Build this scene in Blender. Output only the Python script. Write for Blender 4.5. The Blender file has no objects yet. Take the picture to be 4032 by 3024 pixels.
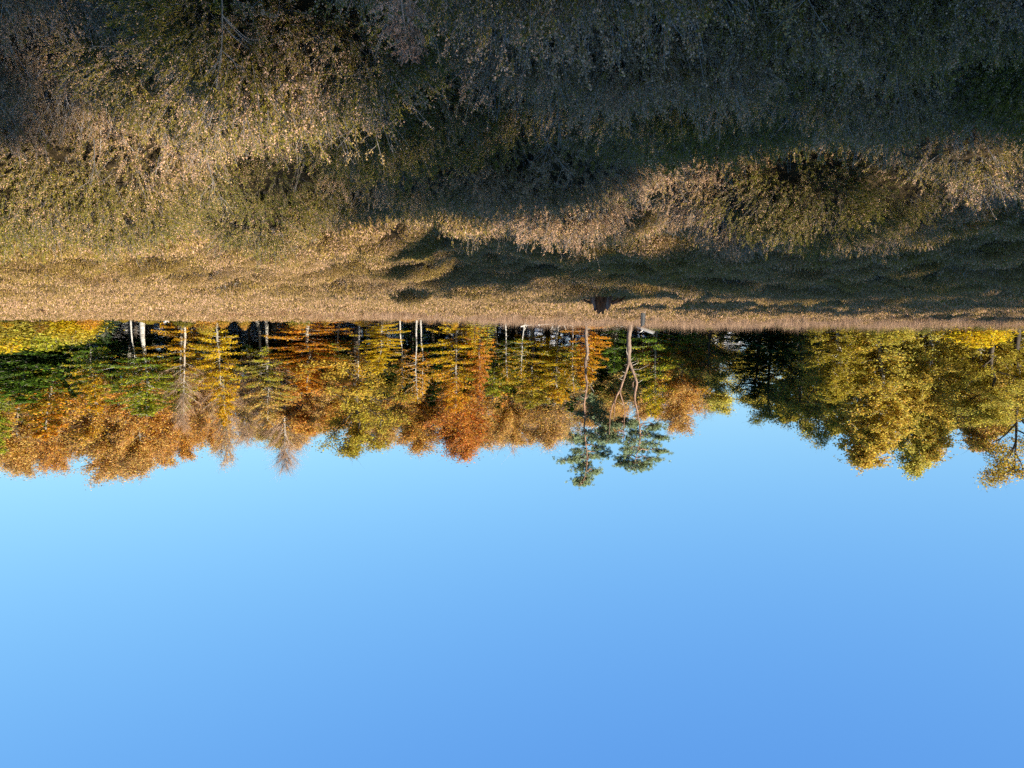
import bpy, math, random
import numpy as np
from mathutils import Vector, Matrix, Euler

# ------------------------------------------------------------------ camera, world, sun, exposure
scene = bpy.context.scene
COL = scene.collection
W, H = 1024, 768
F = 769.0                                   # focal length in pixels at 1024 wide
HZ = 437.0                                  # row of the true horizon (upright picture)
PITCH = math.atan((HZ - 384.0) / F)
CAM = Vector((0.0, 0.0, 1.78))
SUN_AZ = math.radians(44)                   # the light travels towards +X, turned this far to +Y
SUN_EL = math.radians(22)

cam_d = bpy.data.cameras.new("camera")
cam_d.sensor_fit = 'HORIZONTAL'
cam_d.sensor_width = 36.0
cam_d.lens = 36.0 * F / W
cam_d.clip_start = 0.05
cam_d.clip_end = 6000
cam = bpy.data.objects.new("camera", cam_d)
COL.objects.link(cam)
# the photograph was taken with the camera held upside down: rolled half a turn
cam.matrix_world = (Matrix.Translation(CAM) @ Matrix.Rotation(math.pi / 2 + PITCH, 4, 'X')
                    @ Matrix.Rotation(math.pi, 4, 'Z'))
scene.camera = cam

world = bpy.data.worlds.new("World")
scene.world = world
world.use_nodes = True
wn = world.node_tree
bg = wn.nodes['Background']
sky = wn.nodes.new('ShaderNodeTexSky')
sky.sky_type = 'NISHITA'
sky.sun_disc = False
sky.sun_elevation = SUN_EL
to_sun = Vector((-math.cos(SUN_AZ) * math.cos(SUN_EL), -math.sin(SUN_AZ) * math.cos(SUN_EL), math.sin(SUN_EL)))
sky.sun_rotation = math.atan2(to_sun.x, to_sun.y)
sky.altitude = 100
sky.air_density = 1.0
sky.dust_density = 0.3
sky.ozone_density = 2.0
sep_ = wn.nodes.new('ShaderNodeSeparateColor')         # the phone's vivid tone curve on the clear sky, the same all over it
com_ = wn.nodes.new('ShaderNodeCombineColor')
wn.links.new(sky.outputs[0], sep_.inputs[0])
for i_, (g_, k_) in enumerate(((0.80, 0.523), (0.60, 1.085), (0.24, 2.66))):
    pw_ = wn.nodes.new('ShaderNodeMath'); pw_.operation = 'POWER'; pw_.inputs[1].default_value = g_
    ml_ = wn.nodes.new('ShaderNodeMath'); ml_.operation = 'MULTIPLY'; ml_.inputs[1].default_value = k_
    wn.links.new(sep_.outputs[i_], pw_.inputs[0])
    wn.links.new(pw_.outputs[0], ml_.inputs[0])
    wn.links.new(ml_.outputs[0], com_.inputs[i_])
wn.links.new(com_.outputs[0], bg.inputs[0])
bg.inputs[1].default_value = 0.1

sun_d = bpy.data.lights.new("sun", 'SUN')
sun_d.energy = 5.0
sun_d.angle = math.radians(0.53)
sun_d.color = (1.0, 0.93, 0.82)
sun = bpy.data.objects.new("sun", sun_d)
COL.objects.link(sun)
sun.rotation_euler = to_sun.to_track_quat('Z', 'Y').to_euler()

vs = scene.view_settings
vs.view_transform = 'Standard'
vs.look = 'None'
vs.exposure = 1.3
vs.gamma = 1.0
vs.use_curve_mapping = False
scene.cycles.max_bounces = 4
scene.cycles.diffuse_bounces = 2
scene.cycles.glossy_bounces = 2
scene.cycles.transmission_bounces = 3
scene.cycles.transparent_max_bounces = 4
scene.cycles.use_denoising = False
scene.cycles.use_light_tree = False
scene.cycles.adaptive_threshold = 0.015
scene.cycles.caustics_reflective = False
scene.cycles.caustics_refractive = False

# ------------------------------------------------------------------ helpers
SP = 1024.0 / 4032.0


def ray_at(xs, ys, depth):
    """photo pixel (as the 4032x3024 picture stands, upside down) at world Y = depth -> world X, Z"""
    U = 1024.0 - xs * SP
    V = 768.0 - ys * SP
    up = (384.0 - V) / F
    x = (U - 512.0) / F
    yy = math.cos(PITCH) - up * math.sin(PITCH)
    zz = math.sin(PITCH) + up * math.cos(PITCH)
    k = depth / yy
    return x * k, CAM.z + zz * k


def lerp(a, b, t):
    return a + (b - a) * t


def hash01(ix, iy, seed):
    h = (ix.astype(np.int64) * 374761393 + iy.astype(np.int64) * 668265263 + seed * 974711) & 0xFFFFFFFF
    h = ((h ^ (h >> 13)) * 1274126177) & 0xFFFFFFFF
    h = ((h ^ (h >> 16)) * 2246822519) & 0xFFFFFFFF
    h = h ^ (h >> 15)
    return (h & 0xFFFFFF) / float(0xFFFFFF)


def vnoise(x, y, seed=0):
    ix = np.floor(x); iy = np.floor(y)
    fx = x - ix; fy = y - iy
    fx = fx * fx * (3 - 2 * fx); fy = fy * fy * (3 - 2 * fy)
    a = hash01(ix, iy, seed); b = hash01(ix + 1, iy, seed)
    c = hash01(ix, iy + 1, seed); d = hash01(ix + 1, iy + 1, seed)
    return (a + (b - a) * fx) * (1 - fy) + (c + (d - c) * fx) * fy


def fbm(x, y, seed=0, oct=4):
    s = 0.0; a = 0.5
    for i in range(oct):
        s = s + a * (vnoise(x, y, seed + i * 17) - 0.5) * 2
        x = x * 2.03 + 13.7; y = y * 2.03 + 5.1; a *= 0.5
    return s


def domes(x, y, size, seed, hmin, hmax, fill=0.8, ident=False):
    """rounded bushes scattered on a jittered grid; returns the highest of them"""
    gx = np.floor(x / size); gy = np.floor(y / size)
    best = np.zeros_like(x); who = np.zeros_like(x)
    for dx in (-1, 0, 1):
        for dy in (-1, 0, 1):
            cx = gx + dx; cy = gy + dy
            px = (cx + 0.15 + 0.7 * hash01(cx, cy, seed)) * size
            py = (cy + 0.15 + 0.7 * hash01(cx, cy, seed + 1)) * size
            r = size * (0.45 + 0.5 * hash01(cx, cy, seed + 2))
            h = np.where(hash01(cx, cy, seed + 4) < fill, hmin + (hmax - hmin) * hash01(cx, cy, seed + 3), 0)
            q = np.clip(1 - ((x - px) ** 2 + (y - py) ** 2) / (r * r), 0, 1)
            hq = h * q ** 0.42
            if ident:
                who = np.where(hq > best, hash01(cx, cy, seed + 9), who)
            best = np.maximum(best, hq)
    return (best, who) if ident else best


def smooth(a, b, x):
    t = np.clip((x - a) / (b - a), 0, 1)
    return t * t * (3 - 2 * t)


def gauss(x, y, cx, cy, rx, ry, rot=0.0):
    c, s = math.cos(rot), math.sin(rot)
    u = (x - cx) * c + (y - cy) * s
    v = -(x - cx) * s + (y - cy) * c
    return np.exp(-(u / rx) ** 2 - (v / ry) ** 2)


def bushes(x, y, ident=False):
    wx = 0.35 * fbm(x / 0.8, y / 0.8, 50, 3); wy = 0.35 * fbm(x / 0.8, y / 0.8, 60, 3)
    return domes((x + wx) * 0.62, (y + wy) * 1.0, 1.0, 7, 0.2, 0.72, 0.86, ident)


def terrain(x, y):
    x = np.asarray(x, float); y = np.asarray(y, float)
    r = np.hypot(x, y)
    z = 0.16 * fbm(x / 9.0, y / 9.0, 3, 3)
    near = 1 - smooth(14, 48, r)
    rough = np.maximum(near, 0.22 + 0.3 * smooth(6, -20, x))
    wx = 0.45 * fbm(x / 1.3, y / 1.3, 50, 3); wy = 0.45 * fbm(x / 1.3, y / 1.3, 60, 3)
    z = z + rough * (bushes(x, y) - 0.32)
    z = z + rough * 0.8 * domes(x + wx, y + wy, 3.4, 77, 0.0, 0.4, 0.6)
    z = z + rough * 0.12 * fbm(x / 0.6, y / 0.6, 21, 3)
    # long low bank that hides the foot of the trees on one side, dropping behind
    side = smooth(16, -14, x)
    z = z + side * (0.62 * np.exp(-((y - 57 + 0.05 * x) / 11.0) ** 2) - 1.6 * smooth(60, 74, y))
    # hummocks and hollows one can point at
    z = z + 0.36 * gauss(x, y, 4.0, 7.2, 3.4, 1.1, -0.12) - 0.42 * gauss(x, y, 3.6, 10.4, 5.0, 1.4, -0.05)
    z = z + 0.36 * gauss(x, y, -3.6, 9.6, 4.0, 1.1, 0.05) - 0.40 * gauss(x, y, -3.6, 13.0, 5.5, 1.5, 0.0)
    z = z + 0.18 * gauss(x, y, 0.9, 4.9, 1.9, 0.55, -0.1) - 0.40 * gauss(x, y, -1.7, 3.3, 1.3, 0.55, 0.1) - 0.35 * gauss(x, y, 1.9, 2.9, 0.5, 0.4)
    z = z - 0.3 * gauss(x, y, 0.2, 6.6, 2.2, 0.7, 0.1)
    z = z * smooth(0.5, 2.6, r) + 0.0
    z = z * (1 - smooth(150, 400, r))
    return z


def tnormal(x, y, e=0.08):
    zx = (terrain(x + e, y) - terrain(x - e, y)) / (2 * e)
    zy = (terrain(x, y + e) - terrain(x, y - e)) / (2 * e)
    n = np.stack([-zx, -zy, np.ones_like(zx)], 1)
    return n / np.linalg.norm(n, axis=1, keepdims=True)


def tz(x, y):
    return float(terrain(np.array([x]), np.array([y]))[0])


class MB:
    """collects geometry, then builds ONE mesh"""

    def __init__(self):
        self.v = []; self.n = 0
        self.f4 = []; self.f3 = []
        self.m4 = []; self.m3 = []
        self.r4 = []; self.r3 = []

    def add(self, verts, quads=None, tris=None, mat=0, rnd=None):
        verts = np.asarray(verts, float)
        if quads is not None and len(quads):
            q = np.asarray(quads, np.int64) + self.n
            self.f4.append(q); self.m4.append(np.full(len(q), mat))
            self.r4.append(np.full(len(q), 0.5) if rnd is None else np.asarray(rnd, float))
        if tris is not None and len(tris):
            q = np.asarray(tris, np.int64) + self.n
            self.f3.append(q); self.m3.append(np.full(len(q), mat))
            self.r3.append(np.full(len(q), 0.5) if rnd is None else np.asarray(rnd, float))
        self.v.append(verts); self.n += len(verts)

    def tube(self, pts, rad, sides=6, mat=0, cap=True):
        pts = np.asarray(pts, float); k = len(pts)
        rad = np.broadcast_to(np.asarray(rad, float), (k,))
        t = np.gradient(pts, axis=0)
        t /= np.linalg.norm(t, axis=1, keepdims=True) + 1e-9
        ref = np.array([0.31, 0.87, 0.38]) if abs(t[0, 1]) < 0.8 else np.array([0.93, 0.1, 0.35])
        u = np.cross(t, ref); u /= np.linalg.norm(u, axis=1, keepdims=True) + 1e-9
        w = np.cross(t, u)
        a = np.arange(sides) * 2 * math.pi / sides
        ring = (pts[:, None, :] + rad[:, None, None] * (np.cos(a)[None, :, None] * u[:, None, :] + np.sin(a)[None, :, None] * w[:, None, :]))
        V = ring.reshape(-1, 3)
        q = []
        for i in range(k - 1):
            for j in range(sides):
                j2 = (j + 1) % sides
                q.append((i * sides + j, i * sides + j2, (i + 1) * sides + j2, (i + 1) * sides + j))
        tr = None
        if cap:
            V = np.vstack([V, pts[-1:]])
            e = (k - 1) * sides
            tr = [(e + j, e + (j + 1) % sides, k * sides) for j in range(sides)]
        self.add(V, q, tr, mat)

    def ribbons(self, p0, p1, w, rng, mat=0):
        """thin flat twigs p0->p1 as tapering triangles"""
        p0 = np.asarray(p0); p1 = np.asarray(p1); n = len(p0)
        if n == 0:
            return
        d = p1 - p0
        s = np.cross(d, rng.normal(size=(n, 3)))
        s /= np.linalg.norm(s, axis=1, keepdims=True) + 1e-9
        w = np.broadcast_to(np.asarray(w, float), (n,))[:, None]
        V = np.stack([p0 - s * w / 2, p0 + s * w / 2, p1], 1).reshape(-1, 3)
        T = np.arange(n * 3).reshape(-1, 3)
        self.add(V, None, T, mat, rng.random(n))

    def leaves(self, c, axis, normal, L, Wd, rng, mat=0, rnd=None):
        n = len(c)
        if n == 0:
            return
        axis = axis / (np.linalg.norm(axis, axis=1, keepdims=True) + 1e-9)
        b = np.cross(normal, axis); b /= np.linalg.norm(b, axis=1, keepdims=True) + 1e-9
        L = np.broadcast_to(np.asarray(L, float), (n,))[:, None]
        Wd = np.broadcast_to(np.asarray(Wd, float), (n,))[:, None]
        nn = np.cross(axis, b)
        k = 0.12 * L * nn
        V = np.stack([c - axis * L / 2, c + b * Wd / 2 + k - axis * L * 0.08, c + axis * L / 2, c - b * Wd / 2 + k - axis * L * 0.08], 1).reshape(-1, 3)
        Q = np.arange(n * 4).reshape(-1, 4)
        self.add(V, Q, None, mat, rng.random(n) if rnd is None else rnd)

    def build(self, name, mats, smooth_mats=()):
        V = np.vstack(self.v)
        F4 = np.vstack(self.f4) if self.f4 else np.zeros((0, 4), np.int64)
        F3 = np.vstack(self.f3) if self.f3 else np.zeros((0, 3), np.int64)
        me = bpy.data.meshes.new(name)
        me.vertices.add(len(V)); me.vertices.foreach_set('co', V.ravel())
        nl = len(F4) * 4 + len(F3) * 3
        me.loops.add(nl)
        me.loops.foreach_set('vertex_index', np.concatenate([F4.ravel(), F3.ravel()]).astype(np.int32))
        me.polygons.add(len(F4) + len(F3))
        st = np.concatenate([np.arange(len(F4)) * 4, len(F4) * 4 + np.arange(len(F3)) * 3]).astype(np.int32)
        me.polygons.foreach_set('loop_start', st)
        mi = np.concatenate([np.concatenate(self.m4) if self.m4 else np.zeros(0), np.concatenate(self.m3) if self.m3 else np.zeros(0)]).astype(np.int32)
        me.polygons.foreach_set('material_index', mi)
        if smooth_mats:
            me.polygons.foreach_set('use_smooth', np.isin(mi, list(smooth_mats)))
        rr = np.concatenate([np.concatenate(self.r4) if self.r4 else np.zeros(0), np.concatenate(self.r3) if self.r3 else np.zeros(0)]).astype(np.float32)
        me.update(calc_edges=True)
        at = me.attributes.new('rnd', 'FLOAT', 'FACE')
        at.data.foreach_set('value', rr)
        for m in mats:
            me.materials.append(m)
        return me


def link(name, data, parent=None):
    o = bpy.data.objects.new(name, data)
    COL.objects.link(o)
    if parent is not None:
        o.parent = parent
    return o


def tag(o, label, cat, group=None, kind=None):
    if label: o['label'] = label
    if cat: o['category'] = cat
    if group: o['group'] = group
    if kind: o['kind'] = kind
    return o


# ------------------------------------------------------------------ materials
def new_mat(name):
    m = bpy.data.materials.new(name)
    m.use_nodes = True
    nt = m.node_tree
    for n in list(nt.nodes):
        nt.nodes.remove(n)
    return m, nt, nt.nodes, nt.links


def nd(ns, t, **kw):
    n = ns.new(t)
    for k, v in kw.items():
        setattr(n, k, v)
    return n


def ramp(ns, stops, interp='LINEAR'):
    r = ns.new('ShaderNodeValToRGB')
    r.color_ramp.interpolation = interp
    e = r.color_ramp.elements
    while len(e) < len(stops):
        e.new(0.5)
    for i, (p, c) in enumerate(stops):
        e[i].position = p
        e[i].color = (c[0], c[1], c[2], 1)
    return r


def foliage_output(m, nt, ns, ls, color_socket, trans=0.35, rough=0.6, spec=0.25):
    out = ns.new('ShaderNodeOutputMaterial')
    pb = ns.new('ShaderNodeBsdfPrincipled')
    pb.inputs['Roughness'].default_value = rough
    pb.inputs['Specular IOR Level'].default_value = spec
    tr = ns.new('ShaderNodeBsdfTranslucent')
    mx = ns.new('ShaderNodeMixShader')
    mx.inputs[0].default_value = trans
    ls.new(color_socket, pb.inputs['Base Color'])
    ls.new(color_socket, tr.inputs['Color'])
    ls.new(pb.outputs[0], mx.inputs[1])
    ls.new(tr.outputs[0], mx.inputs[2])
    ls.new(mx.outputs[0], out.inputs[0])


def mix_col(ns, ls, fac, a, b, mode='MIX'):
    n = ns.new('ShaderNodeMix')
    n.data_type = 'RGBA'
    n.blend_type = mode
    for s, v in ((n.inputs[0], fac), (n.inputs[6], a), (n.inputs[7], b)):
        if hasattr(v, 'is_linked') or isinstance(v, bpy.types.NodeSocket):
            ls.new(v, s)
        elif isinstance(v, (int, float)):
            s.default_value = v
        else:
            s.default_value = (v[0], v[1], v[2], 1)
    return n.outputs[2]


def math_n(ns, ls, op, a, b=None, clamp=False):
    n = ns.new('ShaderNodeMath'); n.operation = op; n.use_clamp = clamp
    for i, v in enumerate((a, b)):
        if v is None: continue
        if isinstance(v, bpy.types.NodeSocket): ls.new(v, n.inputs[i])
        else: n.inputs[i].default_value = v
    return n.outputs[0]


def leaf_material(name, trans=0.52):
    """autumn leaves: lower colour = object colour, upper colour = property leaf_top, both per tree"""
    m, nt, ns, ls = new_mat(name)
    oi = ns.new('ShaderNodeObjectInfo')
    at = nd(ns, 'ShaderNodeAttribute', attribute_type='OBJECT', attribute_name='leaf_top')
    rn = nd(ns, 'ShaderNodeAttribute', attribute_type='GEOMETRY', attribute_name='rnd')
    tc = ns.new('ShaderNodeTexCoord')
    sep = ns.new('ShaderNodeSeparateXYZ')
    ls.new(tc.outputs['Object'], sep.inputs[0])
    nz = ns.new('ShaderNodeTexNoise'); nz.inputs['Scale'].default_value = 0.55; nz.inputs['Detail'].default_value = 3
    ls.new(tc.outputs['Object'], nz.inputs['Vector'])
    # crowns are modelled 16 units high
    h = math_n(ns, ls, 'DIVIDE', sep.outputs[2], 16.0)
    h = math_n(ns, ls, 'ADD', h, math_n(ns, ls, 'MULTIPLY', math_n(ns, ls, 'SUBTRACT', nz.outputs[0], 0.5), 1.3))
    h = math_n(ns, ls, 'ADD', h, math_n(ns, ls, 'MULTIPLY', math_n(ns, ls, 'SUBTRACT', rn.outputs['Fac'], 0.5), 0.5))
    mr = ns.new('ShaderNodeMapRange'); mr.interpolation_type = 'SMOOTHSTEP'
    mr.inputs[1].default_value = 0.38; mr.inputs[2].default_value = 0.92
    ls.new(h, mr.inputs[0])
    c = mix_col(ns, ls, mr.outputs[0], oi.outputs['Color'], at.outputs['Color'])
    hs = ns.new('ShaderNodeHueSaturation')
    ls.new(c, hs.inputs['Color'])
    v = math_n(ns, ls, 'ADD', math_n(ns, ls, 'MULTIPLY', rn.outputs['Fac'], 0.9), 0.70)
    ls.new(v, hs.inputs['Value'])
    r2 = ns.new('ShaderNodeTexWhiteNoise'); r2.noise_dimensions = '1D'
    ls.new(rn.outputs['Fac'], r2.inputs['W'])
    hu = math_n(ns, ls, 'ADD', math_n(ns, ls, 'MULTIPLY', r2.outputs['Value'], 0.05), 0.475)
    ls.new(hu, hs.inputs['Hue'])
    foliage_output(m, nt, ns, ls, hs.outputs[0], trans)
    return m


def bark_material(name, c1, c2, scale=6.0, stretch=0.25, bump=0.5):
    m, nt, ns, ls = new_mat(name)
    tc = ns.new('ShaderNodeTexCoord')
    mp = ns.new('ShaderNodeMapping'); mp.inputs['Scale'].default_value = (1, 1, stretch)
    ls.new(tc.outputs['Object'], mp.inputs[0])
    nz = ns.new('ShaderNodeTexNoise'); nz.inputs['Scale'].default_value = scale; nz.inputs['Detail'].default_value = 5
    ls.new(mp.outputs[0], nz.inputs['Vector'])
    rp = ramp(ns, [(0.3, c1), (0.7, c2)])
    ls.new(nz.outputs[0], rp.inputs[0])
    pb = ns.new('ShaderNodeBsdfPrincipled'); pb.inputs['Roughness'].default_value = 0.9
    pb.inputs['Specular IOR Level'].default_value = 0.1
    bm = ns.new('ShaderNodeBump'); bm.inputs['Strength'].default_value = bump; bm.inputs['Distance'].default_value = 0.05
    ls.new(nz.outputs[0], bm.inputs['Height'])
    ls.new(bm.outputs[0], pb.inputs['Normal'])
    out = ns.new('ShaderNodeOutputMaterial')
    ls.new(rp.outputs[0], pb.inputs['Base Color'])
    ls.new(pb.outputs[0], out.inputs[0])
    return m


M_LEAF = leaf_material('autumn_leaf')
M_NEEDLE = leaf_material('conifer_needle', 0.25)
M_BARK_GREY = bark_material('beech_bark', (0.13, 0.115, 0.09), (0.30, 0.27, 0.22))
M_BARK_DARK = bark_material('dark_bark', (0.03, 0.025, 0.02), (0.10, 0.08, 0.06))
M_BARK_BIRCH = bark_material('birch_bark', (0.17, 0.155, 0.13), (0.46, 0.43, 0.38), 3.0, 1.5)
M_TWIG = bark_material('twig_bark', (0.20, 0.12, 0.07), (0.40, 0.25, 0.15), 2.0, 1.0, 0.0)
M_TWIG_PALE = bark_material('pale_twig_bark', (0.20, 0.16, 0.12), (0.40, 0.34, 0.27), 2.0, 1.0, 0.0)


def pine_bark():
    m, nt, ns, ls = new_mat('pine_bark')
    tc = ns.new('ShaderNodeTexCoord')
    sep = ns.new('ShaderNodeSeparateXYZ'); ls.new(tc.outputs['Object'], sep.inputs[0])
    mp = ns.new('ShaderNodeMapping'); mp.inputs['Scale'].default_value = (1, 1, 0.35)
    ls.new(tc.outputs['Object'], mp.inputs[0])
    nz = ns.new('ShaderNodeTexNoise'); nz.inputs['Scale'].default_value = 7; nz.inputs['Detail'].default_value = 5
    ls.new(mp.outputs[0], nz.inputs['Vector'])
    low = ramp(ns, [(0.3, (0.10, 0.07, 0.05)), (0.7, (0.28, 0.20, 0.145))]); ls.new(nz.outputs[0], low.inputs[0])
    up = ramp(ns, [(0.3, (0.10, 0.062, 0.042)), (0.7, (0.34, 0.20, 0.125))]); ls.new(nz.outputs[0], up.inputs[0])
    mr = ns.new('ShaderNodeMapRange'); mr.inputs[1].default_value = 3.0; mr.inputs[2].default_value = 6.5
    ls.new(sep.outputs[2], mr.inputs[0])
    c = mix_col(ns, ls, mr.outputs[0], low.outputs[0], up.outputs[0])
    pb = ns.new('ShaderNodeBsdfPrincipled'); pb.inputs['Roughness'].default_value = 0.9
    pb.inputs['Specular IOR Level'].default_value = 0.1
    bm = ns.new('ShaderNodeBump'); bm.inputs['Strength'].default_value = 0.6; bm.inputs['Distance'].default_value = 0.06
    ls.new(nz.outputs[0], bm.inputs['Height']); ls.new(bm.outputs[0], pb.inputs['Normal'])
    out = ns.new('ShaderNodeOutputMaterial')
    ls.new(c, pb.inputs['Base Color']); ls.new(pb.outputs[0], out.inputs[0])
    return m


M_PINE_BARK = pine_bark()


def ground_material():
    m, nt, ns, ls = new_mat('heath_soil')
    tc = ns.new('ShaderNodeTexCoord')
    n1 = ns.new('ShaderNodeTexNoise'); n1.inputs['Scale'].default_value = 0.35; n1.inputs['Detail'].default_value = 8
    ls.new(tc.outputs['Object'], n1.inputs['Vector'])
    n2 = ns.new('ShaderNodeTexNoise'); n2.inputs['Scale'].default_value = 14; n2.inputs['Detail'].default_value = 6
    ls.new(tc.outputs['Object'], n2.inputs['Vector'])
    a = ramp(ns, [(0.35, (0.016, 0.014, 0.007)), (0.5, (0.03, 0.022, 0.011)), (0.65, (0.05, 0.036, 0.018))])
    ls.new(n1.outputs[0], a.inputs[0])
    b = ramp(ns, [(0.3, (0.35, 0.35, 0.35)), (0.7, (1.5, 1.4, 1.3))]); ls.new(n2.outputs[0], b.inputs[0])
    c = mix_col(ns, ls, 1.0, a.outputs[0], b.outputs[0], 'MULTIPLY')
    pb = ns.new('ShaderNodeBsdfPrincipled'); pb.inputs['Roughness'].default_value = 0.95
    pb.inputs['Specular IOR Level'].default_value = 0.05
    bm = ns.new('ShaderNodeBump'); bm.inputs['Strength'].default_value = 0.8; bm.inputs['Distance'].default_value = 0.05
    ls.new(n2.outputs[0], bm.inputs['Height']); ls.new(bm.outputs[0], pb.inputs['Normal'])
    out = ns.new('ShaderNodeOutputMaterial')
    ls.new(c, pb.inputs['Base Color']); ls.new(pb.outputs[0], out.inputs[0])
    return m


def tinted(name, stops, trans=0.2, jitter=0.7):
    """colour picked by the plant (instance attribute tint), varied from leaf to leaf"""
    m, nt, ns, ls = new_mat(name)
    at = nd(ns, 'ShaderNodeAttribute', attribute_type='INSTANCER', attribute_name='tint')
    rn = nd(ns, 'ShaderNodeAttribute', attribute_type='GEOMETRY', attribute_name='rnd')
    f = math_n(ns, ls, 'ADD', at.outputs['Fac'], math_n(ns, ls, 'MULTIPLY', math_n(ns, ls, 'SUBTRACT', rn.outputs['Fac'], 0.5), 0.35))
    rp = ramp(ns, stops); ls.new(f, rp.inputs[0])
    hs = ns.new('ShaderNodeHueSaturation')
    ls.new(rp.outputs[0], hs.inputs['Color'])
    r2 = ns.new('ShaderNodeTexWhiteNoise'); r2.noise_dimensions = '1D'
    ls.new(rn.outputs['Fac'], r2.inputs['W'])
    ls.new(math_n(ns, ls, 'ADD', math_n(ns, ls, 'MULTIPLY', r2.outputs['Value'], jitter), 1 - jitter / 2), hs.inputs['Value'])
    foliage_output(m, nt, ns, ls, hs.outputs[0], trans, 0.7, 0.2)
    return m


M_SOIL = ground_material()
M_HLEAF = tinted('heather_shoot', [(0.0, (0.12, 0.125, 0.014)), (0.35, (0.26, 0.20, 0.022)), (0.65, (0.32, 0.205, 0.048)), (1.0, (0.225, 0.145, 0.055))], 0.3, 0.9)
M_HFLOWER = tinted('heather_dry_flower', [(0.0, (0.48, 0.29, 0.15)), (0.5, (0.64, 0.38, 0.23)), (1.0, (0.38, 0.235, 0.13))], 0.3, 0.8)
M_HTWIG = tinted('heather_twig', [(0.0, (0.09, 0.075, 0.06)), (1.0, (0.30, 0.26, 0.23))], 0.0, 0.5)
M_BRACKEN = tinted('dead_bracken', [(0.0, (0.22, 0.11, 0.045)), (0.5, (0.36, 0.19, 0.08)), (1.0, (0.44, 0.27, 0.13))], 0.25)
M_STRAW = tinted('dry_grass', [(0.0, (0.22, 0.13, 0.07)), (0.5, (0.33, 0.205, 0.12)), (1.0, (0.40, 0.26, 0.17))], 0.25)

# ------------------------------------------------------------------ ground
def build_ground():
    na = 640
    rs = [0.0] + list(np.geomspace(0.35, 1800, 300))
    a = np.linspace(0, 2 * math.pi, na, endpoint=False)
    rr = np.array(rs[1:])
    X = rr[:, None] * np.sin(a)[None, :]
    Y = rr[:, None] * np.cos(a)[None, :]
    Z = terrain(X.ravel(), Y.ravel())
    V = np.vstack([np.stack([X.ravel(), Y.ravel(), Z], 1), [[0, 0, tz(0, 0)]]])
    k = len(rr)
    i = np.arange(k - 1)[:, None]; j = np.arange(na)[None, :]; j2 = (j + 1) % na
    q = np.stack([i * na + j, (i + 1) * na + j, (i + 1) * na + j2, i * na + j2], 2).reshape(-1, 4)
    c = k * na
    t = [(c, jj, (jj + 1) % na) for jj in range(na)]
    mb = MB(); mb.add(V, q, t)
    o = link('ground', mb.build('ground', [M_SOIL], (0,)))
    o['kind'] = 'structure'
    return o


build_ground()

# ------------------------------------------------------------------ trees: one pair of meshes (trunk, crown) per kind and seed, 16 units high
TH = 16.0


def wob_trunk(rng, h, r0, r1, lean=0.0, k=9, wob=0.12):
    z = np.linspace(-0.6, h, k)
    dx = np.cumsum(rng.normal(0, wob, k)); dy = np.cumsum(rng.normal(0, wob, k))
    dx -= dx[0]; dy -= dy[0]
    p = np.stack([dx + lean * z, dy, z], 1)
    t = np.clip(z / h, 0, 1)
    rad = r0 + (r1 - r0) * t ** 0.8
    rad[0] *= 1.5; rad[1] *= 1.05
    return p, rad


def along(p, t):
    """point at fraction t of a polyline that is evenly spaced in its parameter"""
    t = np.clip(np.asarray(t, float), 0, 1) * (len(p) - 1)
    i = np.minimum(t.astype(int), len(p) - 2); f = (t - i)[..., None]
    return p[i] * (1 - f) + p[i + 1] * f


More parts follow.
